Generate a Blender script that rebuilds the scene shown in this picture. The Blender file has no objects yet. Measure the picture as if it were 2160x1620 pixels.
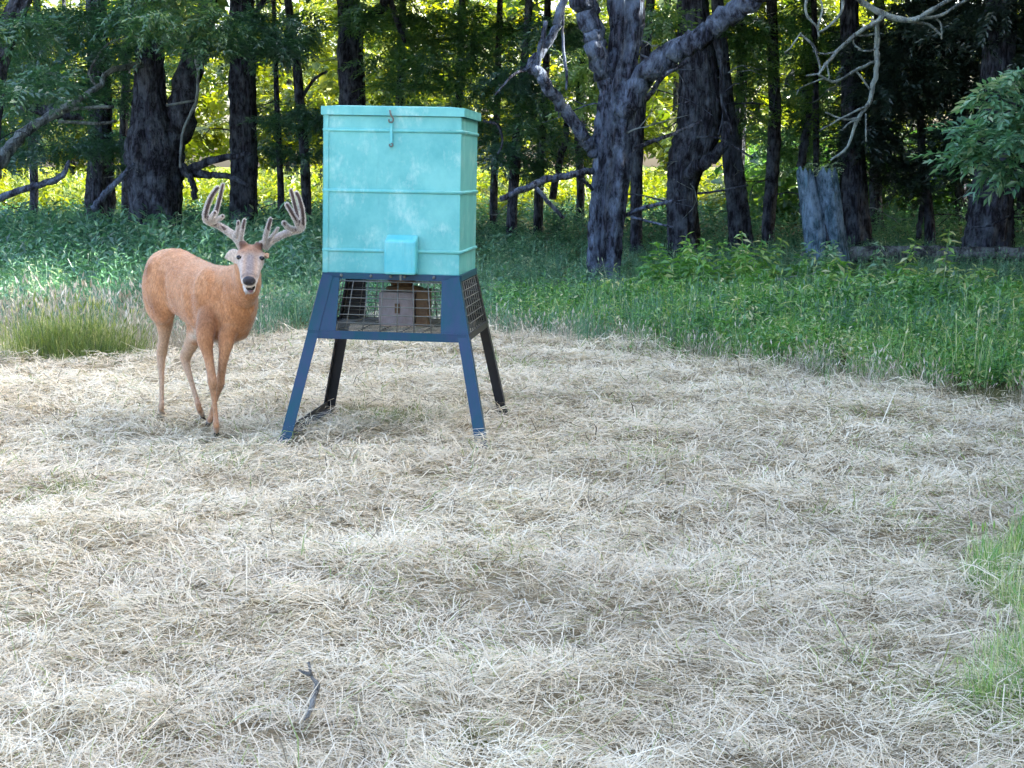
import bpy, math, random
import numpy as np
from mathutils import Vector, Matrix

random.seed(7)
R = np.random.default_rng(7)
S = bpy.context.scene
C = S.collection

# ------------------------------------------------------------------ camera, sky, sun, exposure
F = 3420.0                      # focal length in photograph pixels (2160 wide)
PITCH = math.atan(460.0 / F)    # the horizon lies 460 px above the picture's middle
EYE = 1.64
cam_d = bpy.data.cameras.new('camera')
cam_d.sensor_width = 36.0
cam_d.lens = F / 2160.0 * 36.0
cam_d.clip_end = 4000.0
cam = bpy.data.objects.new('camera', cam_d)
cam.location = (0, 0, EYE)
cam.rotation_euler = (math.pi / 2 - PITCH, 0, 0)
C.objects.link(cam)
S.camera = cam

SUN_TO = np.array([0.83, 0.10, 0.54]); SUN_TO /= np.linalg.norm(SUN_TO)
world = bpy.data.worlds.new('World'); S.world = world
world.use_nodes = True
wn = world.node_tree.nodes
sky = wn.new('ShaderNodeTexSky'); sky.sky_type = 'NISHITA'; sky.sun_disc = False
sky.sun_elevation = math.asin(SUN_TO[2])
sky.sun_rotation = math.atan2(SUN_TO[0], SUN_TO[1])
sky.air_density = 0.9; sky.dust_density = 4.0; sky.ozone_density = 0.6
bg = wn['Background']; bg.inputs['Strength'].default_value = 0.15
world.node_tree.links.new(sky.outputs['Color'], bg.inputs['Color'])

sun_d = bpy.data.lights.new('sun', 'SUN'); sun_d.energy = 4.5
sun_d.angle = math.radians(0.6); sun_d.color = (1.0, 0.93, 0.80)
sun = bpy.data.objects.new('sun', sun_d); C.objects.link(sun)
sun.rotation_euler = Vector(tuple(-SUN_TO)).to_track_quat('-Z', 'Y').to_euler()
sun.location = tuple(SUN_TO * 60)

S.view_settings.view_transform = 'Standard'; S.view_settings.look = 'None'
S.view_settings.gamma = 1.0; S.view_settings.use_curve_mapping = False
S.view_settings.exposure = 2.82
S.render.engine = 'CYCLES'
S.cycles.use_denoising = True
S.cycles.max_bounces = 4; S.cycles.diffuse_bounces = 3; S.cycles.transmission_bounces = 3
S.cycles.use_adaptive_sampling = True; S.cycles.adaptive_threshold = 0.02
S.cycles.sample_clamp_indirect = 6.0

# ------------------------------------------------------------------ projection helpers
cp, sp = math.cos(PITCH), math.sin(PITCH)
def ray(px, py):
    a = (px - 1080.0) / F; b = (810.0 - py) / F
    return np.array([a, b * sp + cp, b * cp - sp])
def at(px, py, Y):
    d = ray(px, py); return np.array([0, 0, EYE]) + d * (Y / d[1])
def ground(px, py, z=0.0):
    d = ray(px, py); return np.array([0, 0, EYE]) + d * ((z - EYE) / d[2])
def mpp(Y): return Y / F * 1.008         # metres for one photograph pixel at depth Y

# ------------------------------------------------------------------ noise
_lat = {}
def vnoise(x, y, scale=1.0, seed=0):
    if seed not in _lat: _lat[seed] = np.random.default_rng(1000 + seed).random((256, 256))
    L = _lat[seed]
    x = np.asarray(x, float) / scale; y = np.asarray(y, float) / scale
    xi = np.floor(x).astype(int); yi = np.floor(y).astype(int)
    fx = x - xi; fy = y - yi
    fx = fx * fx * (3 - 2 * fx); fy = fy * fy * (3 - 2 * fy)
    g = lambda i, j: L[(xi + i) % 256, (yi + j) % 256]
    return (g(0,0)*(1-fx)+g(1,0)*fx)*(1-fy) + (g(0,1)*(1-fx)+g(1,1)*fx)*fy
def fbm(x, y, scale=1.0, seed=0):
    return (vnoise(x,y,scale,seed)*0.55 + vnoise(x,y,scale*0.5,seed+1)*0.3 + vnoise(x,y,scale*0.23,seed+2)*0.15)
def gz(x, y):
    x = np.asarray(x, float); y = np.asarray(y, float)
    h = (fbm(x, y, 2.2, 5) - 0.5) * 0.09 - .025
    far = np.clip((np.abs(y) - 60) / 60, 0, 1)
    return h * (1 - far) + (fbm(x, y, 60, 9) - .5) * 1.2 * far

# ------------------------------------------------------------------ mesh helpers
def build_mesh(name, verts, faces, attrs=None, smooth=False):
    """faces: (n,4) or (n,3) int array, or a list of those"""
    me = bpy.data.meshes.new(name)
    verts = np.asarray(verts, np.float32).reshape(-1, 3)
    if not isinstance(faces, list): faces = [faces]
    faces = [np.asarray(f, np.int32) for f in faces if len(f)]
    loops = np.concatenate([f.ravel() for f in faces])
    sizes = np.concatenate([np.full(len(f), f.shape[1], np.int32) for f in faces])
    starts = np.concatenate([[0], np.cumsum(sizes)[:-1]]).astype(np.int32)
    me.vertices.add(len(verts)); me.vertices.foreach_set('co', verts.ravel())
    me.loops.add(len(loops)); me.loops.foreach_set('vertex_index', loops)
    me.polygons.add(len(sizes)); me.polygons.foreach_set('loop_start', starts)
    me.polygons.foreach_set('use_smooth', np.full(len(sizes), bool(smooth)))
    if attrs:
        for k, v in attrs.items():
            v = np.asarray(v, np.float32)
            if v.ndim == 1:
                me.attributes.new(k, 'FLOAT', 'POINT').data.foreach_set('value', v)
            else:
                c4 = np.ones((len(v), 4), np.float32); c4[:, :3] = v
                me.attributes.new(k, 'FLOAT_COLOR', 'POINT').data.foreach_set('color', c4.ravel())
    me.update(calc_edges=True); me.validate()
    return me

class Acc:
    def __init__(s): s.v = []; s.f = []; s.a = []; s.n = 0
    def add(s, v, f, a=None):
        v = np.asarray(v, float).reshape(-1, 3); f = np.asarray(f, int)
        if f.shape[1] == 3: f = np.hstack([f, f[:, 2:3]])  # unused path
        s.v.append(v); s.f.append(f + s.n); s.a.append(np.zeros(len(v)) if a is None else np.asarray(a, float)); s.n += len(v)
    def mesh(s, name, origin=(0,0,0), smooth=False):
        v = np.concatenate(s.v) - np.asarray(origin)
        return build_mesh(name, v, np.concatenate(s.f), {'rnd': np.concatenate(s.a)}, smooth)

def link(name, me, mat=None, parent=None, loc=None):
    o = bpy.data.objects.new(name, me); C.objects.link(o)
    if mat is not None and me is not None and not me.materials: me.materials.append(mat)
    if parent is not None: o.parent = parent
    if loc is not None: o.location = tuple(loc)
    return o
def tag(o, label=None, cat=None, group=None, kind=None):
    for k, v in (('label', label), ('category', cat), ('group', group), ('kind', kind)):
        if v: o[k] = v
    return o
def empty(name, loc, label, cat, group=None, rotz=0):
    o = link(name, None, loc=loc); o.rotation_euler = (0, 0, rotz); o.empty_display_size = 0.1
    return tag(o, label, cat, group)

BOXF = np.array([[0,3,2,1],[4,5,6,7],[0,1,5,4],[1,2,6,5],[2,3,7,6],[3,0,4,7]])
def box(acc, c, s, rot=None):
    v = np.array([[-1,-1,-1],[1,-1,-1],[1,1,-1],[-1,1,-1],[-1,-1,1],[1,-1,1],[1,1,1],[-1,1,1]]) * np.asarray(s) / 2.0
    if rot is not None: v = v @ np.asarray(rot).T
    acc.add(v + np.asarray(c), BOXF)
def bar(acc, a, b, w, h, side=(0,1,0)):
    """rectangular bar from a to b, w along side, h across"""
    a = np.asarray(a, float); b = np.asarray(b, float); d = (b - a) / np.linalg.norm(b - a)
    s = np.asarray(side, float); s = s - d * s.dot(d); s /= np.linalg.norm(s); u = np.cross(d, s)
    v = [p + s * i * w / 2 + u * j * h / 2 for p in (a, b) for i, j in ((-1,-1),(1,-1),(1,1),(-1,1))]
    acc.add(v, BOXF)

def smooth_path(P, n):
    """Catmull-Rom resample of rows (any columns)"""
    P = np.asarray(P, float)
    if len(P) < 2: return P
    Q = np.vstack([2*P[0]-P[1], P, 2*P[-1]-P[-2]])
    out = []
    for i in range(1, len(Q)-2):
        t = np.linspace(0, 1, n, endpoint=False)[:, None]
        p0, p1, p2, p3 = Q[i-1], Q[i], Q[i+1], Q[i+2]
        out.append(0.5*((2*p1)+(-p0+p2)*t+(2*p0-5*p1+4*p2-p3)*t**2+(-p0+3*p1-3*p2+p3)*t**3))
    out.append(P[-1:]); out = np.vstack(out)
    return out

def tube(acc, P, radii, sides=10, rough=0.0, seed=0, ridges=0, cap=True, rnd=0.5):
    P = np.asarray(P, float); r = np.asarray(radii, float); n = len(P)
    rg = np.random.default_rng(abs(int(seed)) + 17)
    T = np.gradient(P, axis=0); T /= np.linalg.norm(T, axis=1)[:, None] + 1e-9
    ref = np.array([1., 0.3, 0.1]) if abs(T[0][0]) < 0.8 else np.array([0., 1., 0.2])
    V = []
    ang = np.linspace(0, 2*np.pi, sides, endpoint=False)
    prof = 1 + rough * 0.6 * rg.standard_normal(sides)
    if ridges: prof = prof + ridges * np.where(np.arange(sides) % 2, -1, 1) * rg.uniform(.3, 1, sides)
    u = ref - T[0]*ref.dot(T[0]); u /= np.linalg.norm(u)
    for i in range(n):
        u = u - T[i]*u.dot(T[i]); u /= np.linalg.norm(u); w = np.cross(T[i], u)
        pr = prof * (1 + rough * rg.standard_normal(sides) * 0.5)
        if ridges: prof = np.clip(prof + rg.standard_normal(sides) * 0.02, 0.75, 1.3)
        V.append(P[i] + r[i] * pr[:, None] * (np.cos(ang)[:, None]*u + np.sin(ang)[:, None]*w))
    V = np.array(V)
    idx = np.arange(n*sides).reshape(n, sides)
    a = idx[:-1]; b = idx[1:]
    f = np.stack([a, np.roll(a, -1, 1), np.roll(b, -1, 1), b], -1).reshape(-1, 4)
    v = V.reshape(-1, 3)
    if cap:
        v = np.vstack([v, P[0] - T[0]*r[0]*0.15, P[-1] + T[-1]*r[-1]*0.3])
        c0, c1 = n*sides, n*sides+1
        k = np.arange(0, sides, 2)
        f0 = np.stack([np.full(len(k), c0), (k+2) % sides, (k+1) % sides, k], -1)
        e = (n-1)*sides
        f1 = np.stack([np.full(len(k), c1), e+k, e+(k+1) % sides, e+(k+2) % sides], -1)
        f = np.vstack([f, f0, f1])
    acc.add(v, f, np.full(len(v), rnd))

# ------------------------------------------------------------------ materials
def mat_new(name):
    m = bpy.data.materials.new(name); m.use_nodes = True
    nt = m.node_tree; nt.nodes.clear()
    out = nt.nodes.new('ShaderNodeOutputMaterial')
    return m, nt, out
def N(nt, t, **kw):
    n = nt.nodes.new(t)
    for k, v in kw.items():
        if k in ('operation','blend_type','data_type','noise_dimensions','feature','attribute_name','wave_type','bands_direction','distance','musgrave_type'): setattr(n, k, v)
        else: n.inputs[k].default_value = v
    return n
def ramp(nt, fac, stops):
    r = nt.nodes.new('ShaderNodeValToRGB'); e = r.color_ramp.elements
    while len(e) > 1: e.remove(e[-1])
    e[0].position = stops[0][0]; e[0].color = (*stops[0][1], 1)
    for p, c in stops[1:]:
        x = e.new(p); x.color = (*c, 1)
    nt.links.new(fac, r.inputs['Fac']); return r.outputs['Color']
def attr(nt, name):
    a = nt.nodes.new('ShaderNodeAttribute'); a.attribute_name = name; return a
def coords(nt, scale=(1,1,1)):
    t = nt.nodes.new('ShaderNodeTexCoord'); m = nt.nodes.new('ShaderNodeMapping')
    m.inputs['Scale'].default_value = scale
    nt.links.new(t.outputs['Object'], m.inputs['Vector']); return m.outputs['Vector']

def leaf_mat(name, stops, trans=0.45, ttint=(1.5, 1.6, 0.7), gloss=0.08):
    m, nt, out = mat_new(name)
    col = ramp(nt, attr(nt, 'rnd').outputs['Fac'], stops)
    d = N(nt, 'ShaderNodeBsdfDiffuse'); t = N(nt, 'ShaderNodeBsdfTranslucent')
    mul = nt.nodes.new('ShaderNodeMix'); mul.data_type = 'RGBA'; mul.blend_type = 'MULTIPLY'; mul.inputs[0].default_value = 1
    nt.links.new(col, mul.inputs[6]); mul.inputs[7].default_value = (*ttint, 1)
    nt.links.new(col, d.inputs['Color']); nt.links.new(mul.outputs[2], t.inputs['Color'])
    mx = N(nt, 'ShaderNodeMixShader', Fac=trans)
    nt.links.new(d.outputs[0], mx.inputs[1]); nt.links.new(t.outputs[0], mx.inputs[2])
    g = N(nt, 'ShaderNodeBsdfGlossy', Roughness=0.45); g.inputs['Color'].default_value = (.8, .85, .9, 1)
    mx2 = N(nt, 'ShaderNodeMixShader', Fac=gloss)
    nt.links.new(mx.outputs[0], mx2.inputs[1]); nt.links.new(g.outputs[0], mx2.inputs[2])
    nt.links.new(mx2.outputs[0], out.inputs['Surface'])
    return m

def bark_mat(name, dark, light, lichen=None, lich_amt=0.5, scale=9.0):
    m, nt, out = mat_new(name)
    v = coords(nt, (scale, scale, scale*0.22))
    n1 = N(nt, 'ShaderNodeTexNoise', Scale=1.6, Detail=8.0, Roughness=0.65); nt.links.new(v, n1.inputs['Vector'])
    vo = N(nt, 'ShaderNodeTexVoronoi', feature='DISTANCE_TO_EDGE', Scale=1.3)
    mixv = nt.nodes.new('ShaderNodeVectorMath'); mixv.operation = 'ADD'
    nt.links.new(v, mixv.inputs[0]); nt.links.new(n1.outputs['Color'], mixv.inputs[1]); nt.links.new(mixv.outputs[0], vo.inputs['Vector'])
    mth = N(nt, 'ShaderNodeMath', operation='MULTIPLY'); nt.links.new(vo.outputs['Distance'], mth.inputs[0]); mth.inputs[1].default_value = 2.2
    add = N(nt, 'ShaderNodeMath', operation='MULTIPLY'); nt.links.new(mth.outputs[0], add.inputs[0]); nt.links.new(n1.outputs['Fac'], add.inputs[1])
    col = ramp(nt, add.outputs[0], [(0.02, dark), (0.55, light)])
    if lichen:
        n2 = N(nt, 'ShaderNodeTexNoise', Scale=5.0, Detail=6.0, Roughness=0.7)
        nt.links.new(coords(nt, (1, 1, .6)), n2.inputs['Vector'])
        fac = ramp(nt, n2.outputs['Fac'], [(0.5 - .12*lich_amt, (0,0,0)), (0.72 - .2*lich_amt, (1,1,1))])
        mm = nt.nodes.new('ShaderNodeMix'); mm.data_type = 'RGBA'
        nt.links.new(fac, mm.inputs[0]); nt.links.new(col, mm.inputs[6]); mm.inputs[7].default_value = (*lichen, 1); col = mm.outputs[2]
    p = N(nt, 'ShaderNodeBsdfPrincipled', Roughness=0.85); nt.links.new(col, p.inputs['Base Color'])
    p.inputs['Specular IOR Level'].default_value = 0.25
    b = N(nt, 'ShaderNodeBump', Strength=1.0, Distance=0.07); nt.links.new(add.outputs[0], b.inputs['Height']); nt.links.new(b.outputs[0], p.inputs['Normal'])
    nt.links.new(p.outputs[0], out.inputs['Surface'])
    return m

def paint_mat(name, base, worn, rough=0.4, streak=(18, 18, 2.5), amt=(0.45, 0.75), metallic=0.0, spec=.5, chalk=None):
    m, nt, out = mat_new(name)
    n1 = N(nt, 'ShaderNodeTexNoise', Scale=1.0, Detail=9.0, Roughness=0.7); nt.links.new(coords(nt, streak), n1.inputs['Vector'])
    n2 = N(nt, 'ShaderNodeTexNoise', Scale=3.5, Detail=6.0, Roughness=0.6); nt.links.new(coords(nt), n2.inputs['Vector'])
    mth = N(nt, 'ShaderNodeMath', operation='MULTIPLY_ADD'); nt.links.new(n1.outputs['Fac'], mth.inputs[0]); mth.inputs[1].default_value = .5
    mm = N(nt, 'ShaderNodeMath', operation='MULTIPLY'); nt.links.new(n2.outputs['Fac'], mm.inputs[0]); mm.inputs[1].default_value = .5
    nt.links.new(mm.outputs[0], mth.inputs[2])
    col = ramp(nt, mth.outputs[0], [(amt[0], base), (amt[1], worn)])
    if chalk:   # chalky weathering: fine pale flecks and runs
        n3 = N(nt, 'ShaderNodeTexNoise', Scale=1.0, Detail=12.0, Roughness=0.8); nt.links.new(coords(nt, (30, 30, 16)), n3.inputs['Vector'])
        n4 = N(nt, 'ShaderNodeTexNoise', Scale=5.0, Detail=3.0); nt.links.new(coords(nt), n4.inputs['Vector'])
        mu = N(nt, 'ShaderNodeMath', operation='MULTIPLY'); nt.links.new(n3.outputs['Fac'], mu.inputs[0]); nt.links.new(n4.outputs['Fac'], mu.inputs[1])
        fc = ramp(nt, mu.outputs[0], [(.27, (0,0,0)), (.42, (.6,.6,.6))])
        mc = nt.nodes.new('ShaderNodeMix'); mc.data_type = 'RGBA'; nt.links.new(fc, mc.inputs[0]); nt.links.new(col, mc.inputs[6]); mc.inputs[7].default_value = (*chalk, 1); col = mc.outputs[2]
        n5 = N(nt, 'ShaderNodeTexNoise', Scale=1.0, Detail=8.0, Roughness=.7); nt.links.new(coords(nt, (26, 26, 1.6)), n5.inputs['Vector'])
        f5 = ramp(nt, n5.outputs['Fac'], [(.60, (0,0,0)), (.78, (.45,.45,.45))])
        md = nt.nodes.new('ShaderNodeMix'); md.data_type = 'RGBA'; nt.links.new(f5, md.inputs[0]); nt.links.new(col, md.inputs[6]); md.inputs[7].default_value = (.05,.22,.26,1); col = md.outputs[2]
    p = N(nt, 'ShaderNodeBsdfPrincipled', Roughness=rough, Metallic=metallic); nt.links.new(col, p.inputs['Base Color'])
    p.inputs['Specular IOR Level'].default_value = spec
    b = N(nt, 'ShaderNodeBump', Strength=0.25, Distance=0.01); nt.links.new(n2.outputs['Fac'], b.inputs['Height']); nt.links.new(b.outputs[0], p.inputs['Normal'])
    nt.links.new(p.outputs[0], out.inputs['Surface'])
    return m

M = {}
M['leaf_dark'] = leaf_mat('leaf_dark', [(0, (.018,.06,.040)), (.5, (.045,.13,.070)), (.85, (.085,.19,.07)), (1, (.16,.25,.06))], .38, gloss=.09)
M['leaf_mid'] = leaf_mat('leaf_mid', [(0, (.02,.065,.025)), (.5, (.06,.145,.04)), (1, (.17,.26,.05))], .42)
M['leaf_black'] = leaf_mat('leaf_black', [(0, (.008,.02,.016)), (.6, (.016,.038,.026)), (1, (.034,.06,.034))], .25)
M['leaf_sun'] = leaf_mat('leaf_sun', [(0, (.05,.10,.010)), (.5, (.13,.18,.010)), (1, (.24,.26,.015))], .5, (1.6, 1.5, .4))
M['weed'] = leaf_mat('weed', [(0, (.022,.085,.05)), (.4, (.07,.20,.11)), (.75, (.15,.31,.155)), (1, (.40,.46,.30))], .32, (1.3,1.5,.8), .09)
M['weed_bright'] = leaf_mat('weed_bright', [(0, (.025,.10,.02)), (.4, (.08,.25,.05)), (.7, (.18,.37,.07)), (.88, (.38,.46,.16)), (1, (.6,.57,.35))], .35, (1.3,1.5,.7), .08)
M['hay'] = leaf_mat('hay', [(0, (.10,.08,.05)), (.10, (.27,.22,.14)), (.13, (.20,.28,.07)), (.20, (.40,.46,.16)), (.24, (.52,.44,.31)), (.36, (.62,.56,.46)), (.48, (.74,.62,.45)), (.6, (.78,.70,.55)), (.72, (.83,.71,.52)), (.84, (.87,.78,.62)), (.92, (.87,.75,.54)), (1, (.94,.86,.69))], .2, (1,1,.85), .04)
M['dry'] = leaf_mat('dry', [(0, (.14,.11,.07)), (.3, (.36,.30,.21)), (.7, (.58,.50,.40)), (1, (.76,.69,.58))], .25, (1,1,.9), .04)
M['tuft'] = leaf_mat('tuft', [(0, (.06,.09,.02)), (.5, (.16,.23,.05)), (.8, (.28,.34,.09)), (1, (.55,.5,.26))], .35, (1.2,1.3,.6), .05)
M['fuzz'] = leaf_mat('fuzz', [(0, (.10,.075,.075)), (.3, (.16,.12,.12)), (.5, (.6,.56,.53)), (1, (.88,.85,.82))], .4, (1,1,1), 0)
M['bark_dark'] = bark_mat('bark_dark', (.005,.005,.010), (.080,.084,.125), (.11,.13,.17), .4, 10)
M['bark_grey'] = bark_mat('bark_grey', (.008,.009,.018), (.115,.13,.20), (.17,.22,.32), .5, 12)
M['bark_lichen'] = bark_mat('bark_lichen', (.07,.08,.08), (.24,.27,.27), (.34,.40,.39), .9, 20)
M['bark_pale'] = bark_mat('bark_pale', (.05,.055,.06), (.20,.23,.25), (.30,.35,.36), .8, 18)
M['stick'] = bark_mat('stick', (.20,.20,.19), (.46,.45,.42), (.52,.52,.50), .6, 60)
M['wood_grey'] = bark_mat('wood_grey', (.03,.06,.09), (.15,.28,.40), (.22,.32,.46), .5, 12)
M['hopper'] = paint_mat('hopper', (.085,.42,.43), (.18,.57,.55), .42, (7, 7, 5), (.38, .62), chalk=(.48,.72,.68))
M['hopper_cover'] = paint_mat('hopper_cover', (.07,.47,.53), (.20,.62,.63), .38, (14, 14, 6), (.4, .66), chalk=(.45,.7,.68))
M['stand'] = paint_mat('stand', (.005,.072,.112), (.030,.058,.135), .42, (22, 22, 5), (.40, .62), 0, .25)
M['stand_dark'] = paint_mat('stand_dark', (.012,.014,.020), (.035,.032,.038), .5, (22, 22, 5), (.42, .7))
M['galv'] = paint_mat('galv', (.15,.16,.15), (.11,.085,.065), .5, (40,40,40), (.5,.75), .4)
M['motor'] = paint_mat('motor', (.30,.27,.30), (.16,.12,.12), .5, (12,12,6), (.42,.62))
M['rust'] = paint_mat('rust', (.10,.055,.03), (.22,.15,.09), .8, (16,16,8), (.4,.7))
M['wood_log'] = bark_mat('wood_log', (.025,.026,.03), (.15,.16,.18), (.26,.29,.31), .5, 12)

def ground_mat():
    m, nt, out = mat_new('ground')
    g = nt.nodes.new('ShaderNodeNewGeometry')
    n1 = N(nt, 'ShaderNodeTexNoise', Scale=0.5, Detail=10.0, Roughness=0.7); nt.links.new(g.outputs['Position'], n1.inputs['Vector'])
    n2 = N(nt, 'ShaderNodeTexNoise', Scale=14.0, Detail=8.0, Roughness=0.75); nt.links.new(g.outputs['Position'], n2.inputs['Vector'])
    mx = N(nt, 'ShaderNodeMath', operation='MULTIPLY_ADD'); nt.links.new(n2.outputs['Fac'], mx.inputs[0]); mx.inputs[1].default_value = .6
    h = N(nt, 'ShaderNodeMath', operation='MULTIPLY'); nt.links.new(n1.outputs['Fac'], h.inputs[0]); h.inputs[1].default_value = .4; nt.links.new(h.outputs[0], mx.inputs[2])
    zone = attr(nt, 'zone')
    hay = ramp(nt, mx.outputs[0], [(.3, (.17,.13,.075)), (.5, (.38,.31,.20)), (.65, (.58,.49,.35))])
    wood = ramp(nt, mx.outputs[0], [(.3, (.035,.04,.015)), (.5, (.085,.085,.03)), (.68, (.16,.14,.06))])
    field = ramp(nt, mx.outputs[0], [(.3, (.07,.11,.02)), (.5, (.13,.18,.03)), (.68, (.22,.25,.06))])
    a = nt.nodes.new('ShaderNodeMix'); a.data_type = 'RGBA'; b = nt.nodes.new('ShaderNodeMix'); b.data_type = 'RGBA'
    z1 = nt.nodes.new('ShaderNodeClamp'); nt.links.new(zone.outputs['Fac'], z1.inputs[0])
    z2 = N(nt, 'ShaderNodeMath', operation='SUBTRACT'); z2.use_clamp = True; nt.links.new(zone.outputs['Fac'], z2.inputs[0]); z2.inputs[1].default_value = 1
    nt.links.new(z1.outputs[0], a.inputs[0]); nt.links.new(hay, a.inputs[6]); nt.links.new(wood, a.inputs[7])
    nt.links.new(z2.outputs[0], b.inputs[0]); nt.links.new(a.outputs[2], b.inputs[6]); nt.links.new(field, b.inputs[7])
    p = N(nt, 'ShaderNodeBsdfPrincipled', Roughness=0.95); nt.links.new(b.outputs[2], p.inputs['Base Color'])
    p.inputs['Specular IOR Level'].default_value = .1
    bp = N(nt, 'ShaderNodeBump', Strength=.7, Distance=.05); nt.links.new(n2.outputs['Fac'], bp.inputs['Height']); nt.links.new(bp.outputs[0], p.inputs['Normal'])
    nt.links.new(p.outputs[0], out.inputs['Surface'])
    return m

# ------------------------------------------------------------------ ground: one sheet to the horizon
# mown edge: depth at which the cut hay gives way to standing growth, as a function of X
EDGE = np.array([[-8, 14.5], [-3.6, 14.4], [-3.0, 15.2], [-1.6, 16.3], [-0.2, 16.0], [.8, 15.2], [2.0, 13.6], [3.0, 12.3], [3.35, 11.0], [2.6, 8.0], [2.05, 6.3], [1.9, 5.6]])
def edge_y(x):
    e = np.array([[-30, 14.5], [-3.6, 14.4], [-3.0, 15.2], [-1.6, 16.3], [-0.2, 16.0], [.8, 15.0], [2.0, 13.4], [3.0, 12.0], [3.6, 10.6], [4.5, 8], [30, 4]])
    return np.interp(x, e[:, 0], e[:, 1])
def make_ground():
    ys = np.concatenate([-np.geomspace(1500, 4, 26), np.arange(-3, 40, .25), np.geomspace(40, 1800, 46)])
    xs = np.concatenate([-np.geomspace(1500, 14.2, 28), np.arange(-14, 14.01, .25), np.geomspace(14.2, 1500, 28)])
    X, Yg = np.meshgrid(xs, ys)
    Z = gz(X, Yg)
    zone = np.clip((Yg - edge_y(X) + (vnoise(X, Yg, .7, 31) - .5) * 1.2) / .8, 0, 1) + np.clip((Yg - 50) / 5, 0, 1)
    n, m = X.shape
    idx = np.arange(n*m).reshape(n, m)
    f = np.stack([idx[:-1,:-1], idx[:-1,1:], idx[1:,1:], idx[1:,:-1]], -1).reshape(-1, 4)
    me = build_mesh('ground', np.stack([X, Yg, Z], -1).reshape(-1, 3), f, {'zone': zone.ravel()}, True)
    tag(link('ground', me, ground_mat()), 'gently uneven ground under the hay, weeds and wood', kind='structure')
make_ground()

# ------------------------------------------------------------------ vegetation templates
def rot_mats(yaw, pitch, roll):
    cy, sy, cpi, spi, cr, sr = np.cos(yaw), np.sin(yaw), np.cos(pitch), np.sin(pitch), np.cos(roll), np.sin(roll)
    m = np.empty((len(yaw), 3, 3))
    m[:,0,0]=cy*cpi; m[:,0,1]=cy*spi*sr-sy*cr; m[:,0,2]=cy*spi*cr+sy*sr
    m[:,1,0]=sy*cpi; m[:,1,1]=sy*spi*sr+cy*cr; m[:,1,2]=sy*spi*cr-cy*sr
    m[:,2,0]=-spi;   m[:,2,1]=cpi*sr;          m[:,2,2]=cpi*cr
    return m
def scatter(acc, tmpl, pos, yaw, pitch, roll, scale, rnd, jitter=.18, rng=R):
    tv, tf, leaf_id = tmpl
    m = rot_mats(yaw, pitch, roll); n = len(pos)
    v = np.einsum('nij,vj->nvi', m, tv) * np.asarray(scale)[:, None, None] + np.asarray(pos)[:, None, :]
    f = (tf[None] + (np.arange(n) * len(tv))[:, None, None]).reshape(-1, 4)
    lj = rng.standard_normal((n, leaf_id.max() + 1)) * jitter
    a = np.clip(np.asarray(rnd)[:, None] + lj[:, leaf_id], 0, 1).ravel()
    acc.add(v.reshape(-1, 3), f, a)
def leaf_quad(base, d, side, L, W, fold=.15):
    up = np.cross(d, side)
    mid = base + d * L * .45
    return [base, mid + side*W/2 + up*W*fold, base + d*L - up*L*.08, mid - side*W/2 + up*W*fold]
def spray_template(nleaf=13, L=.5, leaf=.10, w=.42, droop=.25, seed=0, spread=1.0):
    """a twig along +x with alternating leaves: one feathery spray of foliage"""
    g = np.random.default_rng(seed); V = []; Fc = []; I = []
    for k in range(nleaf):
        t = (k + .6) / nleaf
        b = np.array([t*L, 0, -droop*L*t*t])
        sgn = 1 if k % 2 else -1
        ang = sgn * math.radians(g.uniform(40, 75)) * (1 - .5*t) * spread
        d = np.array([math.cos(ang), math.sin(ang), g.uniform(-.45, .25)]); d /= np.linalg.norm(d)
        s = np.cross([g.uniform(-.4,.4), g.uniform(-.4,.4), 1], d); s /= np.linalg.norm(s)
        l = leaf * g.uniform(.7, 1.2) * (1.1 - .35*abs(t-.45))
        q = leaf_quad(b, d, s, l, l*w)
        Fc.append(np.arange(4) + len(V)); V += q; I += [k]*4
    # twig: a thin strip
    q = [np.array([0,.004,0]), np.array([0,-.004,0]), np.array([L,-.002,-droop*L]), np.array([L,.002,-droop*L])]
    Fc.append(np.arange(4) + len(V)); V += q; I += [nleaf]*4
    return np.array(V), np.array(Fc), np.array(I)
SPRAYS = [spray_template(15, .55, .11, .42, .25, 1), spray_template(12, .5, .13, .5, .35, 2), spray_template(18, .65, .09, .38, .2, 3)]
BIG = [spray_template(9, .8, .34, .6, .3, 4), spray_template(8, .7, .38, .65, .3, 5)]
def weed_template(nl, leaf, w, seed, stems=1, erect=.9):
    g = np.random.default_rng(seed); V = []; Fc = []; I = []
    for s_ in range(stems):
        ox, oy = g.normal(0, .12, 2) if stems > 1 else (0, 0); lx, ly = g.normal(0, .16, 2)
        h = g.uniform(.7, 1.0)
        n = nl // stems
        for k in range(n):
            t = .15 + .85*(k + .5)/n
            b = np.array([ox + lx*t, oy + ly*t, h*t])
            ya = k*2.4 + g.uniform(-.4,.4); el = g.uniform(-.5, .6) + .5*(t - .5)
            d = np.array([math.cos(ya)*math.cos(el), math.sin(ya)*math.cos(el), math.sin(el)])
            s = np.cross([0,0,1], d); s /= np.linalg.norm(s)
            l = leaf * g.uniform(.7,1.2) * (1.15 - .6*t)
            q = leaf_quad(b, d, s, l, l*w); Fc.append(np.arange(4)+len(V)); V += q; I += [s_*n + k]*4
        a = np.array([ox, oy, 0]); b = np.array([ox+lx, oy+ly, h])
        Fc.append(np.arange(4)+len(V)); V += [a+[.006,0,0], a-[.006,0,0], b-[.003,0,0], b+[.003,0,0]]; I += [stems*n + s_]*4
    return np.array(V), np.array(Fc), np.array(I)
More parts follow.
